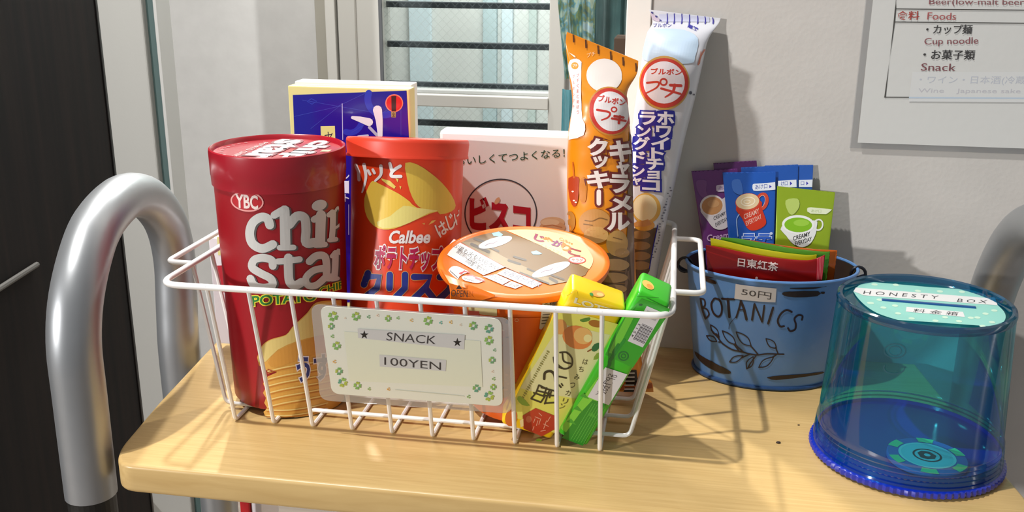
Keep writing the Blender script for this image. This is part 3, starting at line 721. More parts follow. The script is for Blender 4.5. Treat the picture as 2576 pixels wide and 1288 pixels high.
for a, b, wd in (((550, 245), (720, 300), 36), ((505, 325), (760, 440), 44), ((700, 330), (900, 430), 30), ((1050, 565), (1220, 620), 34), ((1130, 510), (1300, 560), 30), ((1220, 745), (1640, 905), 26), ((1660, 830), (1760, 880), 40), ((1680, 780), (1860, 845), 26), ((1330, 690), (1450, 740), 26)):
    pr.stroke([a, b], wd, '#4d4233', 2)
pr.poly([(245, 250), (1000, 662), (680, 785), (120, 470), (150, 360)], '#ece6e2', 3)
pr.poly([(1015, 685), (1545, 905), (1400, 975), (880, 760)], '#e6e0dc', 3); pr.poly([(870, 770), (1080, 860), (960, 925), (672, 800)], '#ece6e2', 3); pr.poly([(1095, 870), (1262, 935), (1150, 982), (975, 932)], '#ece6e2', 3)
pr.stroke([(245, 250), (1000, 662), (1545, 905)], 6, '#e0562c', 5)
def fake_lines(p0, p1, n, hgt, col, layer, dens=14, seed=1, skew=(0, 0)):
    pass
for k, (p0, p1, tx) in enumerate((((245, 330), (900, 690), 'お湯も火もいらない'), ((300, 420), (760, 700), '開封前にお読みください'), ((430, 560), (730, 740), '内容量・保存方法'))):
    dx, dy = p1[0]-p0[0], p1[1]-p0[1]
    pr.text(tx, (p0[0]-24, p0[1]+34), (p1[0]-24, p1[1]+34), (p0[0]+24, p0[1]-22), '#3a3634', 4, .0)
pr.text('栄養成分表示', (920, 760), (1480, 965), (1000, 700), '#6a6a78', 4); pr.text('開け口から', (730, 800), (960, 900), (800, 765), '#3a3634', 4); pr.text('注意', (1000, 925), (1150, 970), (1080, 890), '#3a3634', 4)
for c in ((855, 298), (1675, 700)):
    rx_, rot = (255, -.27) if c[0] < 1000 else (295, -.33)
    pr.blob(c, rx_, 68 if c[0] < 1000 else 70, '#efeaf0', 3, rot=rot, n=32)
    pr.stroke([(c[0]-150, c[1]+50), (c[0]-80, c[1]+18), (c[0]-20, c[1]+12), (c[0]+30, c[1]-20)], 7, '#6a3a48', 4, curve=True); pr.stroke([(c[0]+60, c[1]-20), (c[0]+200, c[1]-66)], 8, '#e3a0a0', 4)
pr.poly([(805, 165), (905, 140), (970, 185), (930, 215), (830, 205)], '#8cc4e6', 3); pr.poly([(1380, 440), (1460, 420), (1545, 465), (1500, 480), (1410, 478)], '#8cc4e6', 3)
logo = [('じ', 1428, 235, 100, 62, '#8a2a52'), ('ゃ', 1560, 262, 90, 52, '#e0701c'), ('が', 1690, 315, 110, 62, '#7a2a62'), ('り', 1830, 372, 90, 68, '#e0701c'), ('こ', 1930, 440, 120, 62, '#8a2a3a')]
for ch, x, y, ww, hh, c in logo: pr.text(ch, (x-8, y+hh*.35), (x+ww*1.3, y+hh*1.15), (x+ww*.25, y-hh*.95), c, 4, .05)
pr.poly(sp2([(165, 780), (160, 720), (210, 660), (290, 650), (400, 700), (470, 738), (400, 760), (330, 800), (300, 850), (240, 830)], 2, True), '#ece4e2', 3)
pr.poly(sp2([(370, 800), (520, 790), (690, 850), (600, 900), (470, 880), (380, 850)], 2, True), '#ece4e2', 3)
for p in ([(330, 760), (400, 730), (470, 745)], [(440, 790), (520, 790), (640, 850), (690, 868)], [(560, 830), (640, 862)], [(400, 720), (350, 770)]): pr.stroke(p, 18, '#dc4a4c', 4)
for k in range(5): pr.stroke([(190+k*22, 720+k*20), (215+k*22, 745+k*20)], 9, '#4a4440', 4); pr.stroke([(400+k*30, 825+k*9), (420+k*30, 845+k*8)], 9, '#4a4440', 4)
pr.text('Calbee', (1790, 260), (1990, 340), (1806, 222), '#d96a3c', 4); pr.text('じっくりコトコト', (1410, 305), (1840, 488), (1424, 268), '#e8a58c', 4)
pr.ring((2060, 560), 124, 50, 14, '#d84a40', 4, rot=.05); pr.blob((2060, 560), 112, 42, '#eec0b8', 4, rot=.05); pr.text('サラダ', (1980, 585), (2150, 590), (1975, 535), '#d84a40', 5)
pr.done('lid_print', cup)
# tab that folds down at the lid's left front
tp = [[(1112, 672), (1250, 738)], [(1118, 690), (1246, 742)], [(1131, 712), (1243, 746)], [(1134, 735), (1236, 748)], [(1133, 757), (1205, 757)], [(1140, 790), (1196, 764)]]
bm = bmesh.new(); rows = []
n1 = V((0, -1, 0)); PF = jl(.0488, -.003, math.radians(228))
for j, (l, r) in enumerate(tp[:-1]):
    row = []
    for i in range(13):
        s = i/12; x, y = l[0]+(r[0]-l[0])*s, l[1]+(r[1]-l[1])*s
        if j == 0:
            a0, a1 = math.radians(206), math.radians(252); a = a0+(a1-a0)*s; P = jl(.0482, .0002, a)
        else:
            a0, a1 = math.radians(206), math.radians(252); a = a0+(a1-a0)*s; q = jl(.0494, -.003, a); P = on_plane(x, y, q-V((0, .0007*j, 0)), (q-jl(0, -.003, 0)).normalized())
        row.append(bm.verts.new(P))
    rows.append(row)
for a, b in zip(rows, rows[1:]):
    for i in range(12): bm.faces.new((a[i], a[i+1], b[i+1], b[i]))
bmesh.ops.recalc_face_normals(bm, faces=bm.faces[:])
tabq = [v.co.copy() for v in rows[3]]
bmesh.ops.solidify(bm, geom=bm.faces[:], thickness=.0004)
tab = obj('peel_tab', bm, ORL, cup, smooth=True)
tn = (tabq[1]-tabq[9]).cross(V((0, 0, 1))); tn = tn if tn.y < 0 else -tn
ts = Plane(tabq[4]+tn.normalized()*.0022, (tabq[9]-tabq[1]), V((0, 0, 1)), tn); pr = Print(ts)
pr.text('OPEN', (1134, 745), (1176, 748), (1136, 728), '#33180a', 1); pr.poly([(1147, 727), (1163, 727), (1155, 716)], '#33180a', 1)
pr.done('tab_lettering', tab)
class Cup(Surf):
    maxstep = (.4, .03); su = .06; guess = (0, -.03)
    def at(s, u, v, h):
        r = .0330 + (.0440-.0330)*(v+.0878)/(.0818) + h; return jl(r, v, u-math.pi/2)
    def clampuv(s, u, v): return max(-1.5, min(1.4, u)), max(-.1, min(0, v))
pr = Print(Cup(), K=K(1080, 680, 3.22), rough=.45)
pr.poly([(320, 235), (430, 205), (545, 205), (550, 370), (320, 330)], '#cfc58e', 0); pr.poly([(320, 325), (405, 330), (410, 372), (318, 372)], '#c9534a', 1)
pr.poly([(300, 372), (660, 372), (665, 1010), (420, 1090), (300, 1050)], '#a87840', 0)
random.seed(9)
for k in range(46):
    x, y = random.uniform(310, 640), random.uniform(390, 1010); ww, hh = random.uniform(14, 40), random.uniform(10, 34)
    pr.poly([(x, y), (x+ww, y+random.uniform(-6, 6)), (x+ww*.9, y+hh), (x-4, y+hh*.8)], random.choice(['#6a4632', '#c98d4a', '#40506e', '#c26a2c', '#d9b070', '#5a3a3a']), 1)
pr.poly([(660, 380), (900, 380), (800, 900), (690, 960), (665, 900)], '#dd5e0c', 1)
pr.poly([(918, 245), (1030, 235), (1030, 330), (905, 480), (890, 470)], '#c9c4bd', 1); pr.text('名称', (925, 290), (1012, 285), (928, 252), '#2c2624', 2, .01)
for k in range(6): pr.stroke([(925-k*3, 310+k*24), (1000-k*10, 305+k*24)], 8, '#6a625c', 2)
pr.ring((708, 402), 14, 12, 4, '#e3b48c', 2, n=14)
pr.done('printed_side', cup)

# ------------------------------------------------------------------ long biscuit packs
def pack(name, label, stations, m, seg=76, zig=.0, wr=.0, pw=.9, cat='snack pack', group=None, N=(0, -1, 0)):
    b = Bag(stations, N, pw, wr); bs = min((stations[-1][0]+stations[-1][1])[2]/2, 9); c = (stations[-1][0]+stations[-1][1])/2
    t = thing(name, label, cat, c, group)
    obj('wrapper', b.mesh(seg, 10, zig), m, t, smooth=True)
    return t, b
FILM = lambda c, r=.28: mat(c, r, coat=.5, bump=.12, bscale=45)
def stns(lst, Y):
    return [(on_y(l[0], l[1], Y(i) if callable(Y) else Y), on_y(r[0], r[1], Y(i) if callable(Y) else Y), t) for i, (l, r, t) in enumerate(lst)]
ow = [((1426, 80), (1606, 153), .0005), ((1423, 112), (1602, 186), .0009), ((1432, 190), (1580, 226), .009), ((1440, 262), (1578, 262), .0135), ((1430, 330), (1586, 335), .0150), ((1427, 420), (1590, 424), .0152), ((1428, 520), (1592, 524), .0152), ((1440, 650), (1598, 654), .0150), ((1462, 800), (1606, 806), .0148), ((1480, 930), (1618, 930), .010), ((1476, 962), (1640, 962), .0015), ((1478, 982), (1644, 986), .0006)]
yo = [.590, .590, .588, .586, .585, .585, .583, .580, .576, .571, .566, .563]
op, ob = pack('biscuit_pack', 'tall orange caramel cookie pack with brown outlined white lettering', stns(ow, lambda i: yo[i]), FILM('#ec8f14'), wr=.00022)
k5 = K(1400, 330, 3.303); k3c = K(1400, 60, 3.788)
pr = Print(ob, K=k3c, base=.0004, coat=.3)
pr.blob((455, 490), 168, 160, '#f0e4dc', 0, n=28)
pr.poly(sp2([(118, 400), (140, 345), (190, 330), (238, 360), (240, 420), (238, 700), (250, 900), (274, 950), (262, 1060), (140, 1100), (122, 1080), (150, 860), (165, 700), (150, 560), (128, 480)], 2, True), '#f2ebe6', 1)
pr.blob((180, 400), 34, 34, '#ee9a2c', 2); pr.text('プチ', (160, 415), (204, 412), (160, 385), '#ffffff', 3)
pr.vtext('プチくまと遊ぼう', [(208, 490+i*50, 11, 17, 0, 0) for i in range(8)], '#c8413c', 2)
pr.vtext('ブルボンプチ', [(170, 500+i*58, 8, 15, 0, 0) for i in range(6)], '#d87068', 2)
for i, x in enumerate((160, 278, 395, 515, 632, 755)): pr.stroke([(x, 100+(x-160)*.47), (x+4, 170+(x-160)*.47)], 14, '#5a3214', 2)
pr.poly([(118, 270), (172, 300), (186, 318), (170, 318)], '#f4e4cc', 2); pr.text('プチ', (290, 320), (370, 300), (290, 280), '#f6d8b0', 2)
C_, rx_, ry_ = (510, 830), 192, 222
pr.blob(C_, rx_+14, ry_+14, '#c98a3a', 1, rot=-.25, n=36); pr.blob(C_, rx_, ry_, '#c9352a', 2, rot=-.25, n=36); pr.blob((518, 832), rx_-30, ry_-30, '#eee6e6', 3, rot=-.25, n=36)
pr.text('ブルボン', (395, 735), (645, 782), (402, 672), '#c9352a', 4, .03)
pr.stroke([(388, 818), (500, 842), (490, 888), (430, 915)], 28, '#c9352a', 4, curve=True, ends=(.8, .5)); pr.ring((543, 815), 24, 22, 13, '#c9352a', 4, n=20)
pr.stroke([(548, 878), (630, 892)], 24, '#c9352a', 4); pr.stroke([(525, 900), (650, 925)], 22, '#c9352a', 4); pr.stroke([(598, 880), (588, 945)], 24, '#c9352a', 4)
pr.done('emblem', op, 'round white and red emblem and red slogan panel on the orange pack')
pr = Print(ob, K=k5, base=.00045, coat=.3)
pr.poly([(600, 0), (640, 0), (648, 300), (655, 700), (640, 1400), (560, 1400), (585, 800), (590, 300)], '#7a5a44', 0)
pr.poly([(95, 830), (190, 860), (420, 1010), (600, 1010), (640, 1500), (560, 1800), (200, 1800), (200, 1200), (95, 900)], '#5a3f26', 0)
for (x, y, rx_, ry_, c) in ((115, 750, 46, 86, '#a8742e'), (320, 760, 132, 116, '#c08a4a'), (330, 860, 100, 70, '#c99a5a'), (500, 930, 88, 108, '#b98c4c'), (480, 1110, 120, 52, '#b08a5c'), (470, 1215, 118, 42, '#a07c50'), (540, 1010, 60, 40, '#a87c44'), (470, 1310, 110, 40, '#a07c50')):
    pr.blob((x, y), rx_, ry_, c, 1 if y < 900 else 2, n=24)
for p in ([(240, 740), (300, 745), (360, 720), (420, 735)], [(230, 770), (300, 780)], [(470, 880), (540, 900)], [(390, 1150), (560, 1165)], [(385, 1255), (560, 1265)]): pr.stroke(p, 8, '#7a5428', 3, curve=True)
pr.poly(sp2([(105, 390), (185, 380), (190, 440), (180, 580), (150, 628), (115, 560)], 2, True), '#b03c14', 1); pr.poly(sp2([(196, 400), (250, 400), (250, 560), (225, 592), (196, 560)], 2, True), '#c97a14', 1); pr.stroke([(140, 260), (150, 385)], 12, '#c96a14', 1)
for x, y in ((140, 500), (150, 575), (165, 590)): pr.blob((x, y), 10, 7, '#f2d8d0', 2, n=8)
BR = '#6a1c18'
pr.vtext('クッキー'[:3], [(345, 130, 72, 66, -.05, .0), (365, 255, 52, 45, 0, 0), (348, 400, 82, 66, 0, 0)], '#efe2de', 3, .045, outline=BR, ow=.10, back=.84)
pr.stroke([(352, 500), (352, 600)], 70, BR, 3); pr.stroke([(352, 500), (352, 598)], 36, '#efe2de', 4)
pr.vtext('キャラメル', [(525, 165, 78, 80, 0, .05), (545, 310, 46, 50, 0, .05), (520, 435, 70, 70, 0, .05), (530, 600, 78, 60, 0, 0), (512, 748, 82, 66, 0, .0)], '#efe2de', 3, .045, outline=BR, ow=.10, back=.84)
pr.done('lettering', op)
pr = Print(ob, K=lambda x, y: (x, y), base=.0004)
pr.poly([(1568, 930), (1600, 930), (1600, 985), (1568, 985)], '#201a18', 1)
for k in range(5): pr.stroke([(1572, 938+k*10), (1594, 938+k*10)], 3.5, '#d8d0c8', 2)
pr.poly([(1480, 972), (1640, 962), (1640, 975), (1480, 985)], '#b4581c', 1)
pr.done('back_label', op)

ww_ = [((1633, 24), (1813, 46), .0005), ((1641, 56), (1806, 62), .001), ((1629, 84), (1782, 100), .008), ((1614, 150), (1768, 160), .0130), ((1601, 240), (1748, 250), .0138), ((1586, 350), (1722, 352), .0138), ((1572, 460), (1698, 462), .0138), ((1556, 580), (1672, 584), .0136), ((1540, 700), (1652, 704), .0132), ((1524, 810), (1640, 814), .010), ((1500, 872), (1640, 868), .0015), ((1500, 880), (1640, 882), .0006)]
yw = [.6560, .6545, .6490, .6455, .6440, .6425, .6400, .6360, .6350, .6340, .6330, .6325]
wp, wbg = pack('biscuit_pack', 'tall white pack leaning on the wall, blue outlined katakana and crimped striped top', stns(ww_, lambda i: yw[i]), FILM('#dcdce2'), wr=.00022)
k4 = K(1580, 20, 4.292)
pr = Print(wbg, K=k4, base=.0004, coat=.3)
for x in (422, 498, 580, 662, 752, 835, 920): pr.stroke([(x, 62 if x < 900 else 66), (x-3, 165)], 14, '#3a3494', 2, ends=(.7, 1.1))
pr.poly([(330, 70), (880, 62), (880, 150), (350, 150)], '#c9cbe0', 1); pr.poly([(235, 42), (300, 80), (350, 130), (330, 150), (250, 110)], '#c9b9c9', 1)
for k in range(3): pr.blob((260+k*45, 50+k*42), 16, 9, '#3a3a80', 2, rot=.6, n=8)
pr.text('ブルボン', (272, 205), (470, 205), (270, 162), '#3c3c9c', 2); pr.text('無糖', (640, 205), (745, 255), (655, 168), '#2c2c9c', 2, .03)
pr.poly(sp2([(215, 260), (330, 225), (600, 235), (750, 330), (720, 520), (650, 600), (180, 560)], 3, True), '#c3d8ec', 0)
C_ = (392, 808)
pr.blob(C_, 268, 292, '#c99a4a', 1, n=40); pr.blob(C_, 255, 268, '#c93a2a', 2, n=40); pr.blob((390, 803), 218, 228, '#ece6ec', 3, n=40)
pr.text('ブルボン', (250, 712), (575, 725), (256, 648), '#c93a2a', 4, .03)
pr.stroke([(212, 808), (330, 800), (312, 858), (200, 920)], 30, '#c93a2a', 4, curve=True, ends=(.8, .5)); pr.ring((385, 798), 34, 34, 18, '#c93a2a', 4, n=24)
pr.stroke([(455, 832), (568, 838)], 30, '#c93a2a', 4); pr.stroke([(360, 868), (560, 925)], 24, '#c93a2a', 4); pr.stroke([(500, 832), (480, 905), (400, 962)], 36, '#c93a2a', 4, curve=True, ends=(1, .4))
pr.stroke([(820, 450), (780, 520), (752, 612)], 14, '#d8846a', 2, curve=True); pr.stroke([(780, 470), (765, 600)], 8, '#d8846a', 2); pr.blob((670, 915), 14, 18, '#4a4a58', 2); pr.blob((705, 935), 8, 10, '#4a4a58', 2)
pr.done('emblem', wp, 'round white and red emblem on a pale blue field')
pr = Print(wbg, K=k5, base=.00045, coat=.3)
NB = '#1d1a8e'
pr.vtext('ホワイトチョコ', [(905, -108, 62, 52, 0, .06), (890, 5, 56, 46, 0, .03), (862, 100, 66, 46, 0, 0), (838, 180, 44, 42, 0, 0), (815, 272, 64, 46, 0, .08), (805, 362, 44, 30, 0, .0), (785, 448, 64, 40, 0, .05)], '#ece9f2', 3, .04, outline=NB, ow=.09, back=1.24)
pr.vtext('ラングドシャ', [(762, -108, 58, 50, 0, .03), (730, 0, 50, 42, 0, 0), (712, 100, 60, 50, 0, 0), (690, 215, 44, 44, 0, 0), (678, 330, 52, 44, 0, 0), (670, 412, 36, 28, 0, 0)], '#ece9f2', 3, .04, outline=NB, ow=.09, back=1.24)
pr.blob((745, 640), 118, 128, '#d9a848', 1, n=30); pr.blob((735, 635), 98, 110, '#ecdcae', 2, n=30); pr.blob((730, 780), 84, 48, '#d99a2c', 1); pr.poly([(640, 760), (760, 730), (790, 770), (740, 790), (650, 790)], '#c98a4a', 3)
pr.poly([(600, 800), (835, 800), (770, 1160), (600, 1400), (560, 1200)], '#5a4226', 0)
for y in (860, 950, 1035, 1115): pr.blob((700, y), 78, 36, '#9a7444', 1)
pr.stroke([(838, 780), (800, 960), (768, 1140)], 8, NB, 2)
for k in range(26):
    t_ = k/26; pr.blob((942-150*t_+random.uniform(-12, 12), 470+600*t_), random.uniform(5, 11), random.uniform(4, 8), '#7a7a86', 2, n=6)
pr.done('lettering', wp)

# ------------------------------------------------------------------ two candy sticks
def stick(name, label, T, X, Y, Z, dims, m, top):
    X = X.normalized(); Y = (Y-X*Y.dot(X)).normalized(); Z = X.cross(Y); Z = -Z if Z.z < 0 else Z
    c = T+X*dims[0]/2
    t = thing(name, label, 'candy', V((c.x, c.y, .001)))
    obj('wrapper', frame_box(bmesh.new(), T, X, Y, Z, dims, .0022, 3), m, t, smooth=True)
    f = Plane(T, X, Z, -Y); s = Plane(T, Y, Z, -X); e = Plane(T+Z*dims[2], X, Y, Z)
    return t, f, s, e
yt, yf, ys, ye = stick('candy_stick', 'yellow throat candy stick leaning in the front right of the basket', V((-.0859, .4895, .0114)), V((.9078, .2221, -.3557)), V((-.1235, .9522, .2794)), V((.4008, -.2098, .8918)), (.0307, .0168, .0998), mat('#efc60c', .35, coat=.3), None)
kz = K(1240, 840, 4.1533); kc = K(1200, 640, 2.477)
pr = Print(yf, K=kc, rough=.35, coat=.3)
pr.poly([(500, 330), (905, 440), (560, 1060), (480, 1110), (200, 1000), (240, 890)], '#e2de66', 0)
pr.poly([(520, 430), (830, 500), (640, 900), (330, 850), (270, 830)], '#e0dca4', 1)
pr.text('LOTTE', (604, 300), (884, 388), (616, 268), '#ded8b4', 1, .03)
pr.blob((625, 515), 95, 72, '#dd8440', 2, rot=.3); pr.blob((660, 505), 58, 52, '#e6b468', 3, rot=.3); pr.blob((690, 520), 26, 24, '#ecdf9c', 4); pr.blob((520, 450), 40, 48, '#e2a258', 1); pr.blob((740, 430), 46, 22, '#a86c1c', 2, rot=.2)
pr.poly(sp2([(712, 590), (730, 558), (765, 548), (758, 585), (730, 604)], 2, True), '#1d6b3c', 3); pr.stroke([(690, 602), (712, 590)], 8, '#8a4a1c', 3)
pr.poly(sp2([(725, 655), (745, 615), (800, 600), (770, 640)], 2, True), '#8aa43c', 2); pr.poly(sp2([(640, 405), (700, 390), (700, 410), (660, 420)], 2, True), '#5a8a2c', 2); pr.poly(sp2([(250, 900), (270, 880), (330, 940), (280, 935)], 2, True), '#8ab43c', 2)
pr.done('fruit_picture', yt, 'orange quince and green leaves on pale yellow')
pr = Print(yf, K=kz, base=.00034, rough=.35, coat=.3)
BK = '#2e2a1c'
pr.stroke([(700, 190), (770, 190), (825, 250), (820, 330), (750, 360), (690, 330), (640, 270)], 18, BK, 2, curve=True); pr.stroke([(725, 200), (740, 280), (810, 305)], 16, BK, 2, curve=True); pr.stroke([(632, 240), (650, 320), (720, 355)], 16, BK, 2, curve=True)
pr.stroke([(535, 465), (545, 400), (600, 385), (640, 420), (650, 495)], 26, BK, 2, curve=True); pr.stroke([(690, 440), (765, 455)], 17, BK, 2); pr.stroke([(690, 530), (710, 552)], 17, BK, 2); pr.stroke([(715, 515), (728, 535)], 13, BK, 2)
for a, b in (((480, 530), (450, 610)), ((480, 530), (560, 570)), ((505, 555), (640, 590)), ((450, 610), (400, 670)), ((425, 610), (540, 650)), ((400, 672), (500, 710)), ((500, 710), (540, 650)), ((560, 560), (530, 640)), ((590, 580), (540, 725)), ((540, 640), (655, 640)), ((540, 720), (640, 712)), ((610, 590), (590, 660)), ((470, 590), (590, 620))): pr.stroke([a, b], 16, BK, 2)
chs = [('は', 955, 285), ('ち', 912, 362), ('み', 868, 445), ('つ', 820, 530), ('カ', 775, 610), ('リ', 745, 695), ('ン', 715, 750)]
for ch, x, y in chs:
    u, w_ = (-34, 44), (34, 30)
    pr.text(ch, (x-w_[0]+10, y+24), (x+w_[0]-6, y+34), (x-w_[0]+26, y-30), '#4a4428', 2, .0)
for k in range(24):
    t_ = k/24; x, y = 575-270*t_, 180+500*t_; pr.stroke([(x-8, y-6), (x+8, y+6)], 8 if k % 3 else 14, '#8c8848', 2)
pr.poly([(445, 770), (645, 850), (650, 990), (510, 1065), (320, 985), (310, 850)], '#b8341c', 1)
for p in ([(480, 820), (510, 850)], [(440, 880), (425, 920)], [(470, 900), (455, 950)], [(500, 880), (480, 940)], [(430, 960), (415, 1000)], [(600, 860), (570, 910)], [(530, 935), (580, 960)], [(560, 900), (530, 985)], [(500, 1010), (550, 1000)], [(440, 860), (490, 880)]): pr.stroke(p, 7, '#e6a890', 2)
pr.blob((375, 885), 30, 36, '#cc6a50', 2)
pr.blob((190, 870), 62, 92, '#d8702c', 0, rot=.2); pr.poly([(280, 900), (320, 880), (320, 960), (290, 970)], '#ecd89c', 1); pr.blob((480, 1105), 30, 18, '#7c9a2c', 1)
pr.done('lettering', yt)
pr = Print(ys, K=kz, rough=.35, coat=.3)
for k in range(16):
    t_ = k/16; x, y = 470-290*t_, 20+600*t_; pr.stroke([(x-6, y-14), (x+8, y), (x-6, y+16)], 8, '#8c7c4c', 1)
pr.done('side_print', yt)
pr = Print(ye, K=kc); pr.blob((752, 247), 42, 20, '#e8a04c', 1, rot=.2); pr.blob((765, 252), 22, 11, '#f0c47c', 2, rot=.2); pr.blob((712, 250), 13, 9, '#3c8a3c', 1, rot=.5)
pr.stroke([(560, 260), (620, 225)], 4, '#c99a10', 1)
pr.done('end_print', yt)

gt, gf, gs, ge = stick('candy_stick', 'bright green candy stick with barcode, right of the yellow one', V((-.0540, .4907, .0077)), V((.9182, .0340, -.3947)), V((.0527, .9770, .2067)), V((.3926, -.2105, .8953)), (.0179, .0215, .1055), mat('#35b31c', .35, coat=.3), None)
pr = Print(gf, K=K(1440, 620, 4.6), rough=.35, coat=.3)
pr.poly([(640, 760), (800, 600), (1130, 720), (1100, 800), (700, 1400), (380, 1250), (520, 950)], '#2f9a1e', 0)
pr.poly([(480, 1090), (640, 770), (720, 800), (560, 1120), (480, 1240), (420, 1230)], '#6cc034', 1)
pr.stroke([(750, 575), (1000, 590)], 5, '#1c7a14', 2); pr.stroke([(860, 590), (1080, 700)], 6, '#1a6a12', 2)
pr.poly([(862, 685), (1050, 765), (815, 1165), (640, 1090)], '#cfcbcc', 2)
pr.poly([(870, 735), (1010, 795), (960, 860), (820, 800)], '#a9a6a8', 3)
for k in range(15):
    t_ = k/14; a = (800+(760-800)*1, 0); x0, y0 = 858-155*t_, 760+320*t_
    if k in (0, 1): pr.stroke([(850-k*8, 755+k*14), (1000-k*8, 820+k*14)], 6, '#3a363c', 4)
    pr.stroke([(812-100*t_, 890+175*t_), (930-100*t_, 945+175*t_)], (4, 7, 3, 8, 5)[k % 5], '#3a363c', 4)
pr.stroke([(795, 915), (705, 1070)], 4, '#3a363c', 4)
pr.text('4 5 1 3', (700, 1050), (790, 900), (676, 1035), '#4a464c', 4, 0)
pr.ring((590, 1265), 55, 50, 14, '#1a6a2c', 2, n=24); pr.ring((590, 1265), 25, 24, 10, '#1a6a2c', 2, n=16)
pr.stroke([(600, 1080), (460, 1280)], 36, '#1f8a26', 2); pr.blob((790, 672), 22, 12, '#145a1c', 3); pr.poly([(740, 690), (760, 650), (700, 760), (680, 750)], '#1a7a1c', 2)
pr.done('barcode_label', gt)
pr = Print(gf, K=kc, base=.00034, rough=.35, coat=.3)
pr.poly([(520, 1080), (800, 700), (860, 720), (700, 1000), (560, 1110)], '#79c83c', 0)
pr.poly([(800, 700), (937, 745), (822, 937), (690, 885)], '#cfcbcc', 2)
pr.text('2021. 10', (800, 870), (878, 752), (770, 862), '#4a464c', 3); pr.text('YS2P02', (762, 882), (850, 745), (738, 872), '#4a464c', 3); 
pr.poly([(720, 905), (805, 930), (660, 1190), (530, 1140), (640, 990)], '#1f8422', 1)
for k in range(6): pr.stroke([(720+k*15, 925+k*4), (585+k*16, 1150+k*5)], 3, '#54b040', 2)
for k, (x, y) in enumerate(((600, 960), (640, 880), (690, 1000), (560, 1040), (745, 780))): pr.poly([(x, y), (x+26, y-20), (x+60, y+20), (x+30, y+10)], '#3d9a2c', 1)
for k in range(4): pr.stroke([(880-k*26, 560+k*60), (850-k*26, 610+k*60)], 18, '#1c7a26', 1)
pr.done('date_label', gt)
pr = Print(ge, K=kc); pr.blob((1065, 192), 42, 22, '#ecc060', 1, rot=.6); pr.blob((1075, 202), 22, 12, '#ee9a40', 2, rot=.6); pr.done('end_print', gt)

# ------------------------------------------------------------------ card hung on the basket front
n = V((0, -.09, -.0235)).normalized(); P0 = V((0, .4635, .09)) + n*.0012
def cpx(x, y): return on_plane(x, y, P0, n)
card = thing('price_card', 'cream laminated price card with green clover border on the basket front', 'sign', cpx(1035, 900))
cu_ = (cpx(1262, 800)-cpx(806, 768)).normalized(); cv_ = n.cross(cu_); cv_ = -cv_ if cv_.z < 0 else cv_
def slab(bm, px, r, off, th):
    pts = rounded([cpx(*p) for p in px], r, 6, closed=True)
    f = [bm.verts.new(p+n*(off+th)) for p in pts]; b = [bm.verts.new(p+n*off) for p in pts]
    bm.faces.new(f); bm.faces.new(b[::-1])
    for i in range(len(pts)): bm.faces.new((f[i], b[i], b[(i+1) % len(pts)], f[(i+1) % len(pts)]))
    bmesh.ops.recalc_face_normals(bm, faces=bm.faces[:]); return bm
obj('laminate', slab(bmesh.new(), [(782, 764), (1286, 800), (1288, 1040), (806, 1006)], .006, 0, .0003), clear('laminate_film', (.86, .86, .87), .2, .12, milky=.16), card)
obj('card', slab(bmesh.new(), [(806, 768), (1262, 800), (1265, 1020), (836, 988)], .005, .0004, .0004), mat('#e0e1d4', .4, coat=.3), card)
cp = Plane(cpx(1035, 900)+n*.0008, cu_, cv_, n); kk = K(760, 720, 3.7875)
pr = Print(cp, K=kk, base=.0002, step=.00006, coat=.2)
pr.poly([(400, 430), (1700, 520), (1720, 960), (450, 900)], '#dddfc9', 0)
G = ['#7cae5c', '#8cb85c', '#6aa070', '#a8b84c', '#5c9c84']
def clover(x, y, s, cols, lay, four=True):
    for i, a in enumerate((45, 135, 225, 315) if four else (30, 150, 270)):
        a = math.radians(a+s); c = cols[i % len(cols)]
        cx_, cy_ = x+s*.42*math.cos(a), y+s*.42*math.sin(a)
        for da in (-.55, .55): pr.blob((cx_+s*.14*math.cos(a+da*2.2), cy_+s*.14*math.sin(a+da*2.2)), s*.27, s*.19, c, lay, rot=a+da, n=8)
for (x, y, s, c) in ((295, 285, 66, 0), (278, 380, 44, 2), (330, 565, 56, 0), (352, 808, 50, 2), (388, 915, 62, 3), (528, 945, 52, 0), (515, 285, 58, 0), (820, 305, 44, 0), (1200, 328, 60, 0), (1630, 375, 56, 2), (1780, 402, 60, 4), (1780, 515, 60, 0), (1810, 702, 46, 2), (1822, 958, 42, 0), (1662, 970, 52, 4), (1782, 1045, 66, 3)):
    clover(x, y, s, [G[c], G[(c+1) % 5], G[(c+3) % 5]], 1)
for (x, y, s, c) in ((290, 475, 24, G[0]), (310, 716, 24, '#e0a858'), (640, 976, 22, G[1]), (825, 978, 22, '#e0a040'), (635, 290, 24, G[2]), (915, 300, 22, G[0]), (1043, 322, 24, '#e2b468'), (1322, 345, 22, '#5cb0a0'), (1418, 340, 24, '#e0b050'), (1835, 606, 22, G[2]), (1826, 880, 24, G[0]), (1588, 1050, 24, G[0]), (410, 300, 14, '#e6cdb8'), (720, 275, 20, '#e6cdb8'), (1510, 365, 18, '#e6d4c0'), (1815, 810, 18, '#e6cdb8')):
    clover(x, y, s, [c], 1, False)
pr.stroke([(890, 985), (1540, 1045)], 7, '#cfd0be', 1)
pr.done('clover_border', card)
pr = Print(cp, K=kk, base=.00034, step=.00005)
TP = '#c9c8c6'
pr.poly([(530, 402), (1552, 462), (1545, 600), (536, 490)], TP, 0); pr.poly([(738, 650), (1374, 700), (1370, 806), (742, 762)], TP, 0)
pr.text('SNACK', (803, 512), (1272, 550), (812, 434), '#39373a', 1, 0); pr.text('100YEN', (785, 745), (1325, 795), (785, 672), '#39373a', 1, 0)
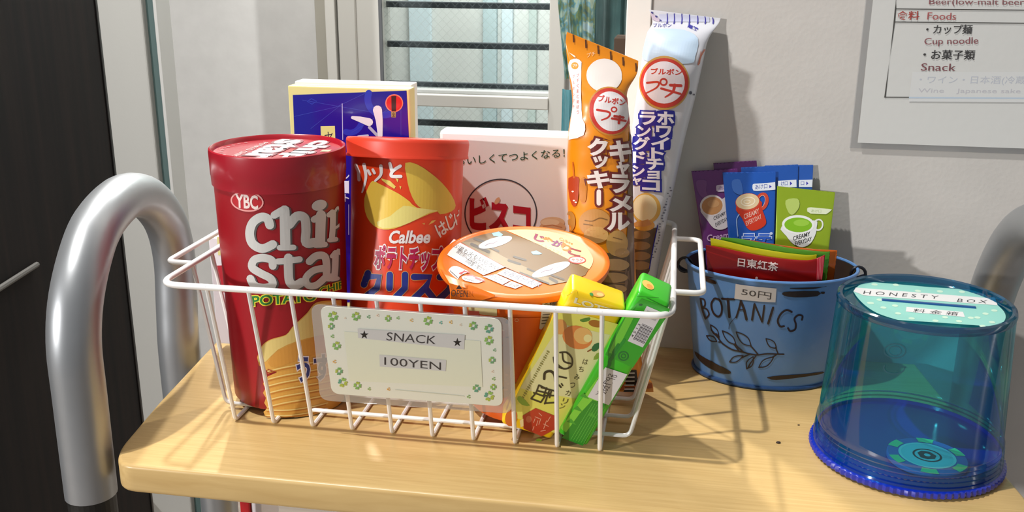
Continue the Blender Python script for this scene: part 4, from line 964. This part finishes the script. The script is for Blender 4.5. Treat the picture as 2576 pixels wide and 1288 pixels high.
for (x, y) in ((594, 460), (1480, 532)):
    pr.poly([(x+(44 if i % 2 == 0 else 17)*math.sin(math.pi*i/5), y-(44 if i % 2 == 0 else 17)*math.cos(math.pi*i/5)) for i in range(10)], '#18181a', 1)
pr.done('lettering', card)

# ------------------------------------------------------------------ blue oval bucket
BC = V((.0675, .6215, 0))
bu = thing('bucket', 'small blue oval metal bucket with dark botanical drawing, against the wall', 'bucket', BC)
def bprof(pr_, c=BC, s=96): return lathe(pr_, c, s, sx=1, sy=.735)
def bucket_mat():
    m = bpy.data.materials.new('worn_blue_paint'); m.use_nodes = True; nt, b, N, L = nodes(m)
    tc = N('ShaderNodeTexCoord'); n = N('ShaderNodeTexNoise'); n.inputs['Scale'].default_value = 30; n.inputs['Detail'].default_value = 6; L(tc.outputs['Object'], n.inputs[0])
    r = N('ShaderNodeValToRGB'); L(n.outputs[0], r.inputs[0]); r.color_ramp.elements[0].color = lin('#5382c2'); r.color_ramp.elements[1].color = lin('#6c9cd4')
    L(r.outputs[0], b.inputs['Base Color']); b.inputs['Roughness'].default_value = .42; b.inputs['Coat Weight'].default_value = .2
    n2 = N('ShaderNodeTexNoise'); n2.inputs['Scale'].default_value = 120; L(tc.outputs['Object'], n2.inputs[0])
    bp = N('ShaderNodeBump'); bp.inputs['Strength'].default_value = .15; bp.inputs['Distance'].default_value = .001; L(n2.outputs[0], bp.inputs['Height']); L(bp.outputs[0], b.inputs['Normal'])
    return m
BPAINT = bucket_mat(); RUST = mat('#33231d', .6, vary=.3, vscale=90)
obj('pail', lathe([(.0440, .0012), (.0443, .002), (.0448, .004), (.0535, .0735)], BC, 96, sy=.735, cap0=True), BPAINT, bu, smooth=True)
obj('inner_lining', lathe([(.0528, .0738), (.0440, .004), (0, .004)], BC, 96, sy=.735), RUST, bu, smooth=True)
obj('rolled_rim', tube([(BC.x+.0537*math.cos(a), BC.y+.0537*.735*math.sin(a), .0742) for a in [2*math.pi*i/96 for i in range(96)]], .0011, closed=True, seg=8), BPAINT, bu, smooth=True)
obj('foot_rim', tube([(BC.x+.0450*math.cos(a), BC.y+.0450*.735*math.sin(a), .0014) for a in [2*math.pi*i/96 for i in range(96)]], .0013, closed=True, seg=8), mat('#31507e', .4, metal=.3, vary=.5, vscale=150), bu, smooth=True)
DM = mat('#2a2c33', .4, metal=.6)
for sgn in (-1, 1):
    ex_ = BC.x+sgn*.0545
    a = [(ex_+sgn*.0045*math.sin(t), BC.y, .0705+.0048*math.cos(t)) for t in [2*math.pi*i/16 for i in range(16)]]
    obj('ear', tube(a, .0010, closed=True, seg=8), DM, bu, smooth=True)
bl = []
for i in range(31):
    t_ = math.pi*i/30
    bl.append((BC.x-.0585*math.cos(t_), BC.y+.036*math.sin(t_), .0705-.033*math.sin(t_)))
bl = [(BC.x-.0588, BC.y-.002, .0705)] + bl[1:-1] + [(BC.x+.0588, BC.y-.002, .0705)]
hb = []
for i in range(25):
    t_ = math.pi*i/24; hb.append((BC.x-(.0590)*math.cos(t_), BC.y+.0372*math.sin(t_)**.8 if math.sin(t_) > 0 else BC.y, .0700-.022*math.sin(t_)))
obj('bail_handle', tube(hb, .0011, seg=8), mat('#22344f', .4, metal=.4), bu, smooth=True)
bs = Can(BC+V((0, 0, .004)), .0448, .0535, .0695, 1, .735); kb = K(1720, 690, 4.2925)
pr = Print(bs, K=kb, base=.0002, step=.00005)
DB = '#2b1f22'
for pts, wd in (([(185, 260), (200, 370), (238, 480)], 15), ([(185, 258), (225, 275), (232, 330), (205, 360)], 13), ([(205, 362), (250, 375), (275, 430), (240, 480)], 13),
    ([(330, 262), (300, 320), (320, 410), (372, 455), (408, 420), (412, 340), (385, 275), (340, 258)], 16), ([(415, 262), (545, 268)], 17), ([(478, 265), (495, 460)], 22),
    ([(618, 290), (595, 380), (568, 465)], 16), ([(618, 290), (650, 370), (678, 485)], 22), ([(590, 385), (650, 380)], 10), ([(765, 320), (738, 490)], 18), ([(765, 320), (845, 510)], 16), ([(870, 338), (848, 510)], 16),
    ([(965, 360), (912, 530)], 20), ([(1165, 405), (1110, 385), (1050, 425), (1015, 500), (1040, 560), (1082, 560)], 17), ([(1275, 490), (1280, 450), (1235, 440), (1195, 480), (1210, 540), (1200, 595), (1150, 612), (1125, 580)], 16)):
    pr.stroke(pts, wd*1.25, DB, 1, curve=len(pts) > 2)
pr.stroke([(560, 462), (500, 535), (488, 590)], 5, DB, 1, curve=True)
pr.done('lettering', bu)
pr = Print(bs, K=kb, base=.0002, step=.00005)
pr.stroke([(300, 600), (370, 680), (420, 745), (520, 810), (620, 835), (720, 860), (800, 870), (900, 858), (1020, 862), (1080, 862)], 15, DB, 1, curve=True)
for pts in ([(600, 830), (540, 750), (560, 745)], [(640, 835), (590, 790), (560, 755)], [(800, 860), (740, 790), (720, 770)], [(1020, 860), (995, 800), (990, 790)], [(380, 730), (410, 730)], [(720, 860), (650, 890), (620, 905)], [(780, 880), (720, 960), (690, 1015)], [(960, 895), (1010, 860)], [(350, 640), (385, 675)]): pr.stroke(pts, 14, DB, 1)
def leaf(tip, base, wd, t_=11):
    dx, dy = base[0]-tip[0], base[1]-tip[1]; l = math.hypot(dx, dy); nx, ny = -dy/l, dx/l
    for sg in (1, -1): pr.stroke([tip, (tip[0]+dx*.3+nx*wd*sg*.8, tip[1]+dy*.3+ny*wd*sg*.8), (tip[0]+dx*.65+nx*wd*sg, tip[1]+dy*.65+ny*wd*sg), base], t_, DB, 1, curve=True)
for a in (((292, 545), (378, 668), 26), ((248, 662), (360, 725), 24), ((418, 608), (565, 760), 34), ((568, 622), (728, 775), 40), ((888, 695), (1000, 800), 32), ((640, 880), (495, 945), 28), ((750, 890), (680, 1020), 32), ((970, 895), (810, 1005), 34)): leaf(*a)
pr.done('leaf_drawing', bu, 'dark brown leafy twig drawn on the bucket')
for P in ([(222, 32), (340, 70), (352, 105), (300, 95), (225, 60)], [(1065, 200), (1140, 185), (1450, 180), (1440, 235), (1200, 248), (1080, 228)], [(1480, 190), (1520, 188), (1515, 210), (1482, 208)], [(1150, 148), (1500, 135), (1530, 128), (1400, 158), (1200, 160)],
          [(120, 830), (200, 880), (420, 1000), (510, 1050), (490, 1075), (380, 1060), (240, 985), (150, 900)], [(900, 1110), (1050, 1090), (1300, 1075), (1500, 1050), (1480, 1075), (1250, 1112), (1000, 1140), (930, 1128)], [(210, 10), (330, 40), (250, 40)]):
    pr = Print(bs, K=kb, base=.0003, step=.00005); pr.poly(sp2(P, 2, True), '#2e211c', 0)
    pr.done('worn_patch', bu)
pr = Print(bs, K=kb, base=.00034, step=.00005)
pr.poly([(562, 102), (1002, 150), (990, 302), (548, 262)], '#d8d2d0', 0); pr.text('50円', (622, 222), (940, 272), (630, 150), '#4a4648', 1, 0)
pr.done('price_sticker', bu, 'small white price sticker with a printed price')

# sachets standing in the bucket
k6 = K(1720, 380, 4.025)
def sachet(name, label, q, Y, t, m, group, rows=6, zig=.0004, seg=56, tilt=0.):
    (a, b, c, d) = q   # TL, TR, BR, BL in crop pixels
    st = []
    for i in range(rows):
        s = i/(rows-1); L_ = (a[0]+(d[0]-a[0])*s, a[1]+(d[1]-a[1])*s); R_ = (b[0]+(c[0]-b[0])*s, b[1]+(c[1]-b[1])*s)
        y = Y-.014*s
        th = t*(.12 if i in (0, rows-1) else (.5 if i in (1, rows-2) else 1))
        st.append((on_y(*k6(*L_), y), on_y(*k6(*R_), y), th))
    return pack(name, label, st, m, seg=seg, zig=zig, pw=.5, cat='sachet', group=group)
SAT = lambda c: mat(c, .3, metal=.15, coat=.4, bump=.18, bscale=70)
DR = 'drink sachets standing in the blue bucket'; TEA = 'tea sachets lying along the front of the bucket'
s1, g1 = sachet('drink_sachet', 'purple sachet almost hidden, rearmost in the blue bucket', ((300, 128), (738, 100), (860, 1500), (430, 1500)), .6574, .0007, SAT('#5a2464'), DR)
s2, g2 = sachet('drink_sachet', 'leftmost purple sachet with a white cup of milk tea', ((78, 208), (545, 182), (650, 1600), (300, 1600)), .6546, .0009, SAT('#6b2c77'), DR)
s3, g3 = sachet('drink_sachet', 'rearmost blue sachet, only its right edge and arrow tab showing', ((820, 152), (1312, 145), (1240, 1600), (800, 1600)), .6566, .0007, SAT('#2a5cb4'), DR)
s4, g4 = sachet('drink_sachet', 'middle blue sachet between the other two blue ones', ((580, 172), (1160, 140), (1120, 1600), (650, 1600)), .6556, .0008, SAT('#2358b0'), DR)
s5, g5 = sachet('drink_sachet', 'front blue sachet with a red mug of latte', ((393, 222), (932, 212), (900, 1600), (520, 1600)), .6528, .0010, SAT('#1f5ab8'), DR)
s6, g6 = sachet('drink_sachet', 'lime green sachet with a white cup of green tea', ((945, 360), (1533, 422), (1400, 1600), (905, 1600)), .6505, .0011, SAT('#93ad22'), DR)
def tab_(b, pts, txt, tx, parent, tc='#3a4fa8', bg='#dfe4ec', tri=None):
    pr = Print(b, K=k6, base=.0004, step=.00005); pr.poly(pts, bg, 0)
    if txt: pr.text(txt, *tx, tc, 1)
    if tri: pr.poly(tri, '#3a34a8', 1)
    pr.done('tear_tab', parent)
tab_(g5, sp2([(695, 375), (700, 335), (740, 328)], 3)+[(925, 312), (928, 388), (740, 402), (705, 398)], 'あけ口', ((722, 388), (845, 376), (722, 342)), s5, tri=[(866, 342), (890, 358), (866, 374)])
tab_(g4, [(955, 300), (1140, 288), (1142, 362), (950, 372)], 'け口', ((985, 350), (1050, 345), (985, 308)), s4, tri=[(1075, 306), (1098, 326), (1075, 346)])
tab_(g3, [(1165, 292), (1305, 286), (1300, 362), (1165, 362)], '口', ((1185, 345), (1218, 343), (1185, 308)), s3, tri=[(1240, 306), (1262, 325), (1240, 344)])
tab_(g2, sp2([(330, 400), (330, 350), (365, 340)], 3)+[(470, 335), (470, 405), (350, 412)], 'あ', ((352, 392), (400, 390), (352, 355)), s2, tc='#7a5a8a', bg='#d3c6da')
tab_(g6, sp2([(1250, 610), (1252, 575), (1290, 568)], 3)+[(1470, 585), (1500, 590), (1440, 638), (1285, 632)], 'あけ口', ((1290, 618), (1390, 622), (1290, 588)), s6, tc='#b4c48a', bg='#dfe6c4')
# mugs printed on the sachets
pr = Print(g2, K=k6, base=.0004, step=.00005)
pr.poly(sp2([(130, 300), (230, 300), (225, 400), (250, 470), (190, 470), (140, 400)], 3, True), '#7d4a88', 0)
pr.poly(sp2([(170, 570), (240, 700), (300, 775), (370, 795), (440, 770), (470, 700), (450, 600), (400, 480)], 3, True), '#d8d2d6', 1)
pr.blob((285, 548), 122, 106, '#e3dadb', 2, rot=-.2, n=28); pr.blob((288, 552), 106, 90, '#c08a56', 3, rot=-.2, n=28); pr.blob((300, 530), 60, 40, '#cb9a68', 4)
pr.text('CREAMY', (305, 700), (425, 640), (300, 665), '#4c4a50', 3, .01); pr.text('EVERYDAY', (325, 765), (445, 700), (318, 728), '#4c4a50', 3, .01)
pr.stroke([(400, 490), (440, 460)], 20, '#d8d2d6', 1); pr.text('Creamy', (240, 935), (500, 890), (235, 850), '#c9a5cf', 2, .02)
pr.done('cup_picture', s2, 'white cup of milk tea')
pr = Print(g5, K=k6, base=.0004, step=.00005)
pr.poly(sp2([(490, 300), (570, 290), (600, 420), (560, 440), (500, 400)], 3, True), '#3f6fc0', 0)
pr.ring((790, 510), 52, 80, 30, '#c8452c', 1, rot=.3, n=26); pr.ring((785, 510), 36, 66, 6, '#e6a08a', 2, rot=.3, n=20)
pr.poly(sp2([(530, 560), (590, 680), (640, 775), (690, 802), (760, 790), (825, 745), (830, 690), (790, 580), (770, 500)], 3, True), '#c43318', 2)
pr.blob((648, 515), 126, 90, '#c9462c', 3, rot=-.12, n=28); pr.blob((645, 508), 118, 80, '#dcc39a', 4, rot=-.12, n=28); pr.ring((650, 508), 70, 42, 10, '#efe2c6', 5, rot=-.12, n=24); pr.ring((640, 512), 32, 18, 8, '#efe2c6', 5, n=16)
pr.text('CREAMY', (612, 690), (765, 625), (606, 640), '#e6b8a8', 4, .01); pr.text('EVERYDAY', (635, 755), (790, 680), (625, 710), '#e6b8a8', 4, .01)
pr.text('ラテ', (600, 935), (880, 935), (600, 840), '#2a5cc0', 3, .04, outline='#c6d4ee', ow=.05); pr.blob((885, 832), 16, 14, '#c6d4ee', 2)
pr.stroke([(560, 640), (535, 700), (548, 860)], 9, '#a6c4e8', 2, curve=True)
pr.done('mug_picture', s5, 'red mug of latte')
pr = Print(g6, K=k6, base=.0004, step=.00005)
pr.poly(sp2([(1030, 500), (1150, 480), (1170, 560), (1110, 640), (1060, 620)], 3, True), '#b4c868', 0)
pr.ring((1362, 745), 44, 54, 16, '#e3e6dc', 1, rot=.2, n=24)
pr.poly(sp2([(992, 760), (1040, 860), (1110, 940), (1200, 970), (1280, 935), (1330, 850), (1345, 770), (1320, 700)], 3, True), '#dfe2de', 1)
pr.blob((1158, 742), 164, 96, '#e9ebe6', 2, n=30, rot=.03); pr.blob((1158, 745), 140, 74, '#7eb61c', 3, n=30, rot=.03); pr.blob((1190, 725), 80, 34, '#98c840', 4)
pr.text('CREAMY', (1108, 905), (1278, 855), (1106, 862), '#3a3a3e', 4, .01); pr.text('EVERYDAY', (1128, 955), (1295, 905), (1124, 915), '#3a3a3e', 4, .01)
pr.done('cup_picture', s6, 'white cup of green tea')
def teas(name, label, px, Y, t, m, cr):
    st = [(on_y(*k6(*l), Y), on_y(*k6(*r), Y), th) for l, r, th in px]
    tt, b = pack(name, label, st, m, seg=56, zig=.0, pw=.6, cat='sachet', group=TEA, wr=.0003)
    if cr:
        pr = Print(b, K=k6, base=.0004, step=.00005)
        for (pp, c) in cr: pr.poly(pp, mat(c, .25, metal=.5), 0)
        pr.done('crimped_end', tt)
    return tt, b
# rows run from the left end to the right end, so the folded edge on top can bend
def tea(label, top, bot, Y, t, col, cr=None):
    # station list from top to bottom, made of curved strip: use a Bag turned on its side (left end -> right end)
    st = []
    n_ = len(top)
    for i in range(n_):
        th = t*(.12 if i in (0, n_-1) else (.55 if i in (1, n_-2) else 1))
        st.append((on_y(*k6(*bot[i]), Y), on_y(*k6(*top[i]), Y), th))
    b = Bag(st, (0, -1, 0), .55, .0003); tt = thing('tea_sachet', label, 'sachet', (st[n_//2][0]), TEA)
    obj('wrapper', b.mesh(48, 5, .0002), mat(col, .26, metal=.35, coat=.4, bump=.15, bscale=60), tt, smooth=True)
    return tt, b
T4, B4 = tea('orange foil tea sachet, rearmost of the tea row', [(540, 892), (700, 905), (1000, 955), (1300, 990), (1480, 1000), (1552, 1005)], [(560, 1500), (700, 1500), (1000, 1500), (1300, 1500), (1430, 1500), (1490, 1500)], .6115, .0014, '#d9661a')
T3, B3 = tea('green foil tea sachet between the yellow and the orange one', [(380, 872), (550, 885), (800, 930), (1100, 985), (1400, 1018), (1478, 1015)], [(420, 1500), (600, 1500), (800, 1500), (1100, 1500), (1350, 1500), (1420, 1500)], .6075, .0014, '#5b9a2a')
T2, B2 = tea('shiny yellow foil tea sachet right behind the red one', [(272, 880), (400, 905), (700, 975), (1000, 1025), (1250, 1052), (1345, 1045)], [(330, 1500), (450, 1500), (700, 1500), (1000, 1500), (1230, 1500), (1310, 1500)], .6030, .0018, '#c8c01a')
T1, B1 = tea('dark red tea sachet with white kanji, frontmost in the bucket', [(226, 950), (380, 975), (640, 1030), (900, 1075), (1250, 1105), (1428, 1050)], [(262, 1500), (400, 1500), (640, 1500), (900, 1500), (1220, 1500), (1375, 1500)], .5985, .0022, '#9c1412')
pr = Print(B1, K=k6, base=.0003)
pr.text('日東紅茶', (545, 1165), (948, 1218), (552, 1078), '#e6cfc8', 1, .02); pr.blob((737, 1285), 14, 14, '#d8b8b4', 1, n=14)
pr.poly([(1342, 1070), (1424, 1052), (1412, 1300), (1340, 1300)], '#b01c2c', 0)
for k in range(5): pr.stroke([(1352+k*16, 1070), (1350+k*14, 1300)], 3, '#e08a8a', 1)
pr.done('lettering', T1)

# ------------------------------------------------------------------ honesty box
HC = V((.1366, .5165, 0))
hb_ = thing('honesty_box', 'transparent turquoise plastic money jar with slotted lid and dark blue ribbed base', 'jar', HC)
CYAN = clear('cyan_plastic', (.21, .76, .85), .25, .06, milky=.05, milk='#1f8fa6')
CYD = clear('cyan_plastic_thick', (.08, .45, .66), .3, .06, milky=.14, milk='#0f5f8a')
BLUEP = mat('#0726a4', .25, coat=.5, spec=.6)
obj('wall', lathe([(.0492, .0045), (.0486, .0062), (.0491, .0074), (.0484, .0088), (.0489, .0100), (.0482, .0114), (.0487, .0126), (.0480, .0140), (.0485, .0152), (.0478, .0166), (.0482, .0180), (.0474, .0206), (.0440, .0880)], HC, 96), CYAN, hb_, smooth=True)
obj('lid_rim', lathe([(.0440, .0866), (.0445, .0885), (.0441, .0904), (.0430, .0911), (.0415, .0905), (.0405, .0885), (.0402, .0868)], HC, 96), CYD, hb_, smooth=True)
obj('lid_plate', lathe([(.0402, .0868), (0, .0868)], HC, 96), CYAN, hb_, smooth=True)
obj('base', lathe([(0, .0008), (.0490, .0008), (.0503, .0014), (.0508, .0028), (.0504, .0044), (.0492, .0050), (.0470, .0052)], HC, 360, wav=lambda k, i: (.0004*math.cos(i*math.pi*2/4) if 1 <= k <= 4 else 0)), BLUEP, hb_, smooth=True)
obj('base_well', lathe([(.0472, .0050), (.0474, .0118), (.0468, .0118), (.0466, .0098), (0, .0098)], HC, 96), BLUEP, hb_, smooth=True)
lt = Plane(HC+V((0, 0, .0872)), (1, 0, 0), (0, 1, 0), (0, 0, 1)); kh = K(2100, 670, 5.412)
pr = Print(lt, K=kh, base=.0003, step=.00005)
MINT = '#93d2c4'
lab = sp2([(250, 345), (330, 265), (450, 222), (600, 228)], 3)+[(1300, 290)]+sp2([(1850, 325), (1960, 350), (2080, 420), (2200, 520), (2300, 620), (2325, 700), (2290, 770), (2200, 808), (2060, 820)], 3)+[(1400, 772)]+sp2([(860, 738), (700, 690), (560, 635), (440, 560), (350, 480), (290, 410)], 3)
pr.poly(lab, MINT, 0)
random.seed(2)
for r_i, (y0, xs) in enumerate(((262, range(540, 900, 290)), (338, range(1130, 1850, 300)), (515, range(480, 500, 10)), (545, (820,)), (575, (660,)), (650, (860,)), (715, (1045,)), (740, (1370, 1690)), (690, (1500, 1850)), (630, (2050,)), (685, (1940,)), (745, (2140,)), (585, (2170,)), (800, (2010,)), (430, (1910,)), (400, (1550, 400)), (470, (610,)), (395, (1200,)))):
    for x in xs: pr.blob((x, y0+(x-900)*.02), 44, 16, '#c9e6cf', 1, rot=.1, n=12)
pr.poly([(285, 298), (2080, 440), (2175, 425), (2215, 540), (400, 405), (255, 350)], '#e3e2e0', 2)
pr.poly([(975, 560), (1745, 630), (1770, 700), (965, 625)], '#e3e2e0', 2)
pr.text('H O N E S T Y', (385, 385), (1400, 455), (400, 340), '#3c3c40', 3, 0); pr.text('B O X', (1660, 492), (2060, 515), (1680, 450), '#3c3c40', 3, 0)
pr.text('料 金 箱', (1060, 632), (1665, 682), (1080, 585), '#3c3c40', 3, 0)
pr.done('lid_label', hb_, 'mint dotted sticker with printed white strips')
obj('coin_slot', (lambda a, b: frame_box(bmesh.new(), a, (b-a).normalized(), V((0, 0, 1)).cross((b-a).normalized()), V((0, 0, 1)), ((b-a).length, .0022, .0012), .0004))(on_z(*kh(640, 478), .0872), on_z(*kh(1925, 585), .0872)), mat('#0b4a86', .3, coat=.4), hb_)
pr = Print(Can(HC+V((0, 0, .0206)), .0474, .0440, .0674), K=lambda x, y: (x, y), base=.0003)
DKC = clear('embossed_mark', (.35, .55, .6), .3, .1, milky=.4, milk='#145a66')
pr.ring((2252, 882), 27, 18, 4, DKC, 0, n=24); pr.ring((2252, 882), 16, 12, 3, DKC, 0, n=18); pr.ring((2250, 925), 26, 15, 4, DKC, 0, n=24, a0=0, a1=200)
pr.done('embossed_mark', hb_)
# token lying in the jar
tc_c = on_z(2332, 1148, .0125)
tk = thing('poker_chip', 'pale turquoise poker chip with black emblem lying inside the jar', 'token', V((tc_c.x, tc_c.y, .0099)))
obj('disc', lathe([(0, .0), (.0195, .0), (.0200, .0006), (.0200, .0024), (.0195, .0030), (0, .0030)], (tc_c.x, tc_c.y, .0100), 64), mat('#5a74c8', .5), tk, smooth=True)
pr = Print(Plane((tc_c.x, tc_c.y, .0130), (1, 0, 0), (0, 1, 0), (0, 0, 1)), K=lambda x, y: (x, y), base=.0001, step=.00006)
def rawring(r0, r1, col, lay, a0=0, a1=360, n=40):
    A = [math.radians(a0+(a1-a0)*i/n) for i in range(n+1)]
    pr.tri([(r0*math.cos(a), r0*math.sin(a)) for a in A]+[(r1*math.cos(a), r1*math.sin(a)) for a in A], [(i, i+1, n+2+i, n+1+i) for i in range(n)], col, lay)
rawring(0, .0135, '#a6e6ee', 0); rawring(.0128, .0142, '#dff6f6', 1); rawring(.0062, .0072, '#101c22', 2)
for k in range(6): rawring(.0150, .0199, '#8cf0a0', 1, k*60+8, k*60+34, 8)
pr.poly([(-.004, -.003), (-.001, -.0045), (.003, -.0035), (.0045, 0), (.002, .004), (-.002, .0045), (-.0045, .002)], '#13242a', 3, raw=True); rawring(0, .0016, '#a6e6ee', 4)
pr.done('chip_face', tk)

# ------------------------------------------------------------------ notice on the wall
a, b = on_y(2160, 361, WALL-.0035), on_y(2700, 377, WALL-.0035)
NZ = (a.z+b.z)/2; NX = on_y(2178, 180, WALL-.0035).x
no = thing('notice_sheet', 'white printed price notice fixed to the wall above the jar', 'paper', V((NX+.105, WALL-.003, NZ)))
bm = bmesh.new(); g = []
def bow(z): t_ = max(0, 1-(z-NZ)/.06); return WALL-.0014-.0014*t_*t_
for j in range(21):
    z = NZ+.297*(j/20)**1.5; g.append([bm.verts.new((x, bow(z), z)) for x in (NX, NX+.21)])
for p, q in zip(g, g[1:]): bm.faces.new((p[0], p[1], q[1], q[0]))
bk_ = [[bm.verts.new(v.co+V((0, .0003, 0))) for v in r] for r in g]
for p, q in zip(bk_, bk_[1:]): bm.faces.new((p[1], p[0], q[0], q[1]))
bm.faces.new((g[0][0], bk_[0][0], bk_[0][1], g[0][1]))
for k in (0, 1):
    for p, q, p2, q2 in zip(g, g[1:], bk_, bk_[1:]): bm.faces.new((p[k], q[k], q2[k], p2[k]))
obj('sheet', bm, mat('#cfceca', .45, bump=.05), no)
bm = bmesh.new()
pts = [V((NX-.0045, WALL-.0009, NZ-.004)), V((NX+.216, WALL-.0009, NZ-.004)), V((NX+.216, WALL-.0009, NZ+.30)), V((NX-.0045, WALL-.0009, NZ+.30))]
box(bm, (pts[0].x, WALL-.0008, pts[0].z), (pts[2].x, WALL-.0005, pts[2].z))
obj('sleeve', bm, clear('sleeve_film', (.93, .93, .93), .2, .15, milky=.1), no)
class Sheet(Surf):
    maxstep = (.2, .2); sv = .004; guess = (NX+.1, NZ+.1)
    def at(s, u, v, h): return V((u, bow(v)-h, v))
k2 = K(2100, 0, 3.2206); pr = Print(Sheet(), K=k2, base=.0003, step=.00005)
LN = '#4a4844'
pr.stroke([(500, -60), (490, 75), (480, 180), (405, 787)], 10, LN, 1, caps=False); pr.stroke([(490, 72), (1900, 86)], 8, LN, 1); pr.stroke([(478, 178), (1900, 192)], 8, LN, 1); pr.stroke([(402, 787), (1900, 795)], 8, LN, 1)
pr.text('Beer(low-malt beer', (760, 50), (1530, 55), (764, -12), '#8a5a5c', 2); pr.text('食料', (500, 160), (680, 160), (506, 90), '#a4443c', 2, .01); pr.text('Foods', (746, 158), (978, 162), (752, 100), '#a85a58', 2)
pr.text('・カップ麺', (735, 275), (1105, 275), (745, 200), '#3a3838', 2, .01); pr.text('Cup noodle', (722, 378), (1158, 370), (726, 308), '#8a5458', 2)
pr.text('・お菓子類', (712, 480), (1128, 484), (722, 402), '#3a3838', 2, .01); pr.text('Snack', (695, 572), (975, 575), (702, 512), '#7c4c50', 2)
pr.done('lettering', no)
pr = Print(Sheet(), K=k2, base=.0004, step=.00005)
pr.poly([(628, 582), (1900, 582), (1900, 830), (598, 822)], '#d2d2d0', 0)
pr.text('・ワイン・日本酒(冷蔵', (680, 685), (1540, 690), (690, 612), '#b9bcc4', 1); pr.text('Wine    Japanese sake', (672, 760), (1500, 765), (678, 715), '#bcbabf', 1)
pr.poly([(600, 784), (1900, 792), (1900, 802), (600, 796)], '#b6c4d2', 1)
pr.done('cover_strip', no, 'translucent white strip covering the last two lines')

for (x, y, r_, wrd) in ((1958, 1113, .0010, 'larger dark crumb on the bare tabletop between bucket and basket shadow'), (2009, 1069, .0005, 'tiny dark speck on the tabletop just below the bucket')):
    c = on_z(x, y, r_*.5); bm = bmesh.new(); bmesh.ops.create_icosphere(bm, subdivisions=2, radius=r_)
    for v in bm.verts: v.co = V((c.x+v.co.x*1.3+.0002*math.sin(v.co.y*4000), c.y+v.co.y, r_*.55+v.co.z*.55))
    o = obj('crumb', bm, mat('#2a1710', .7)); tag(o, wrd, 'crumb')
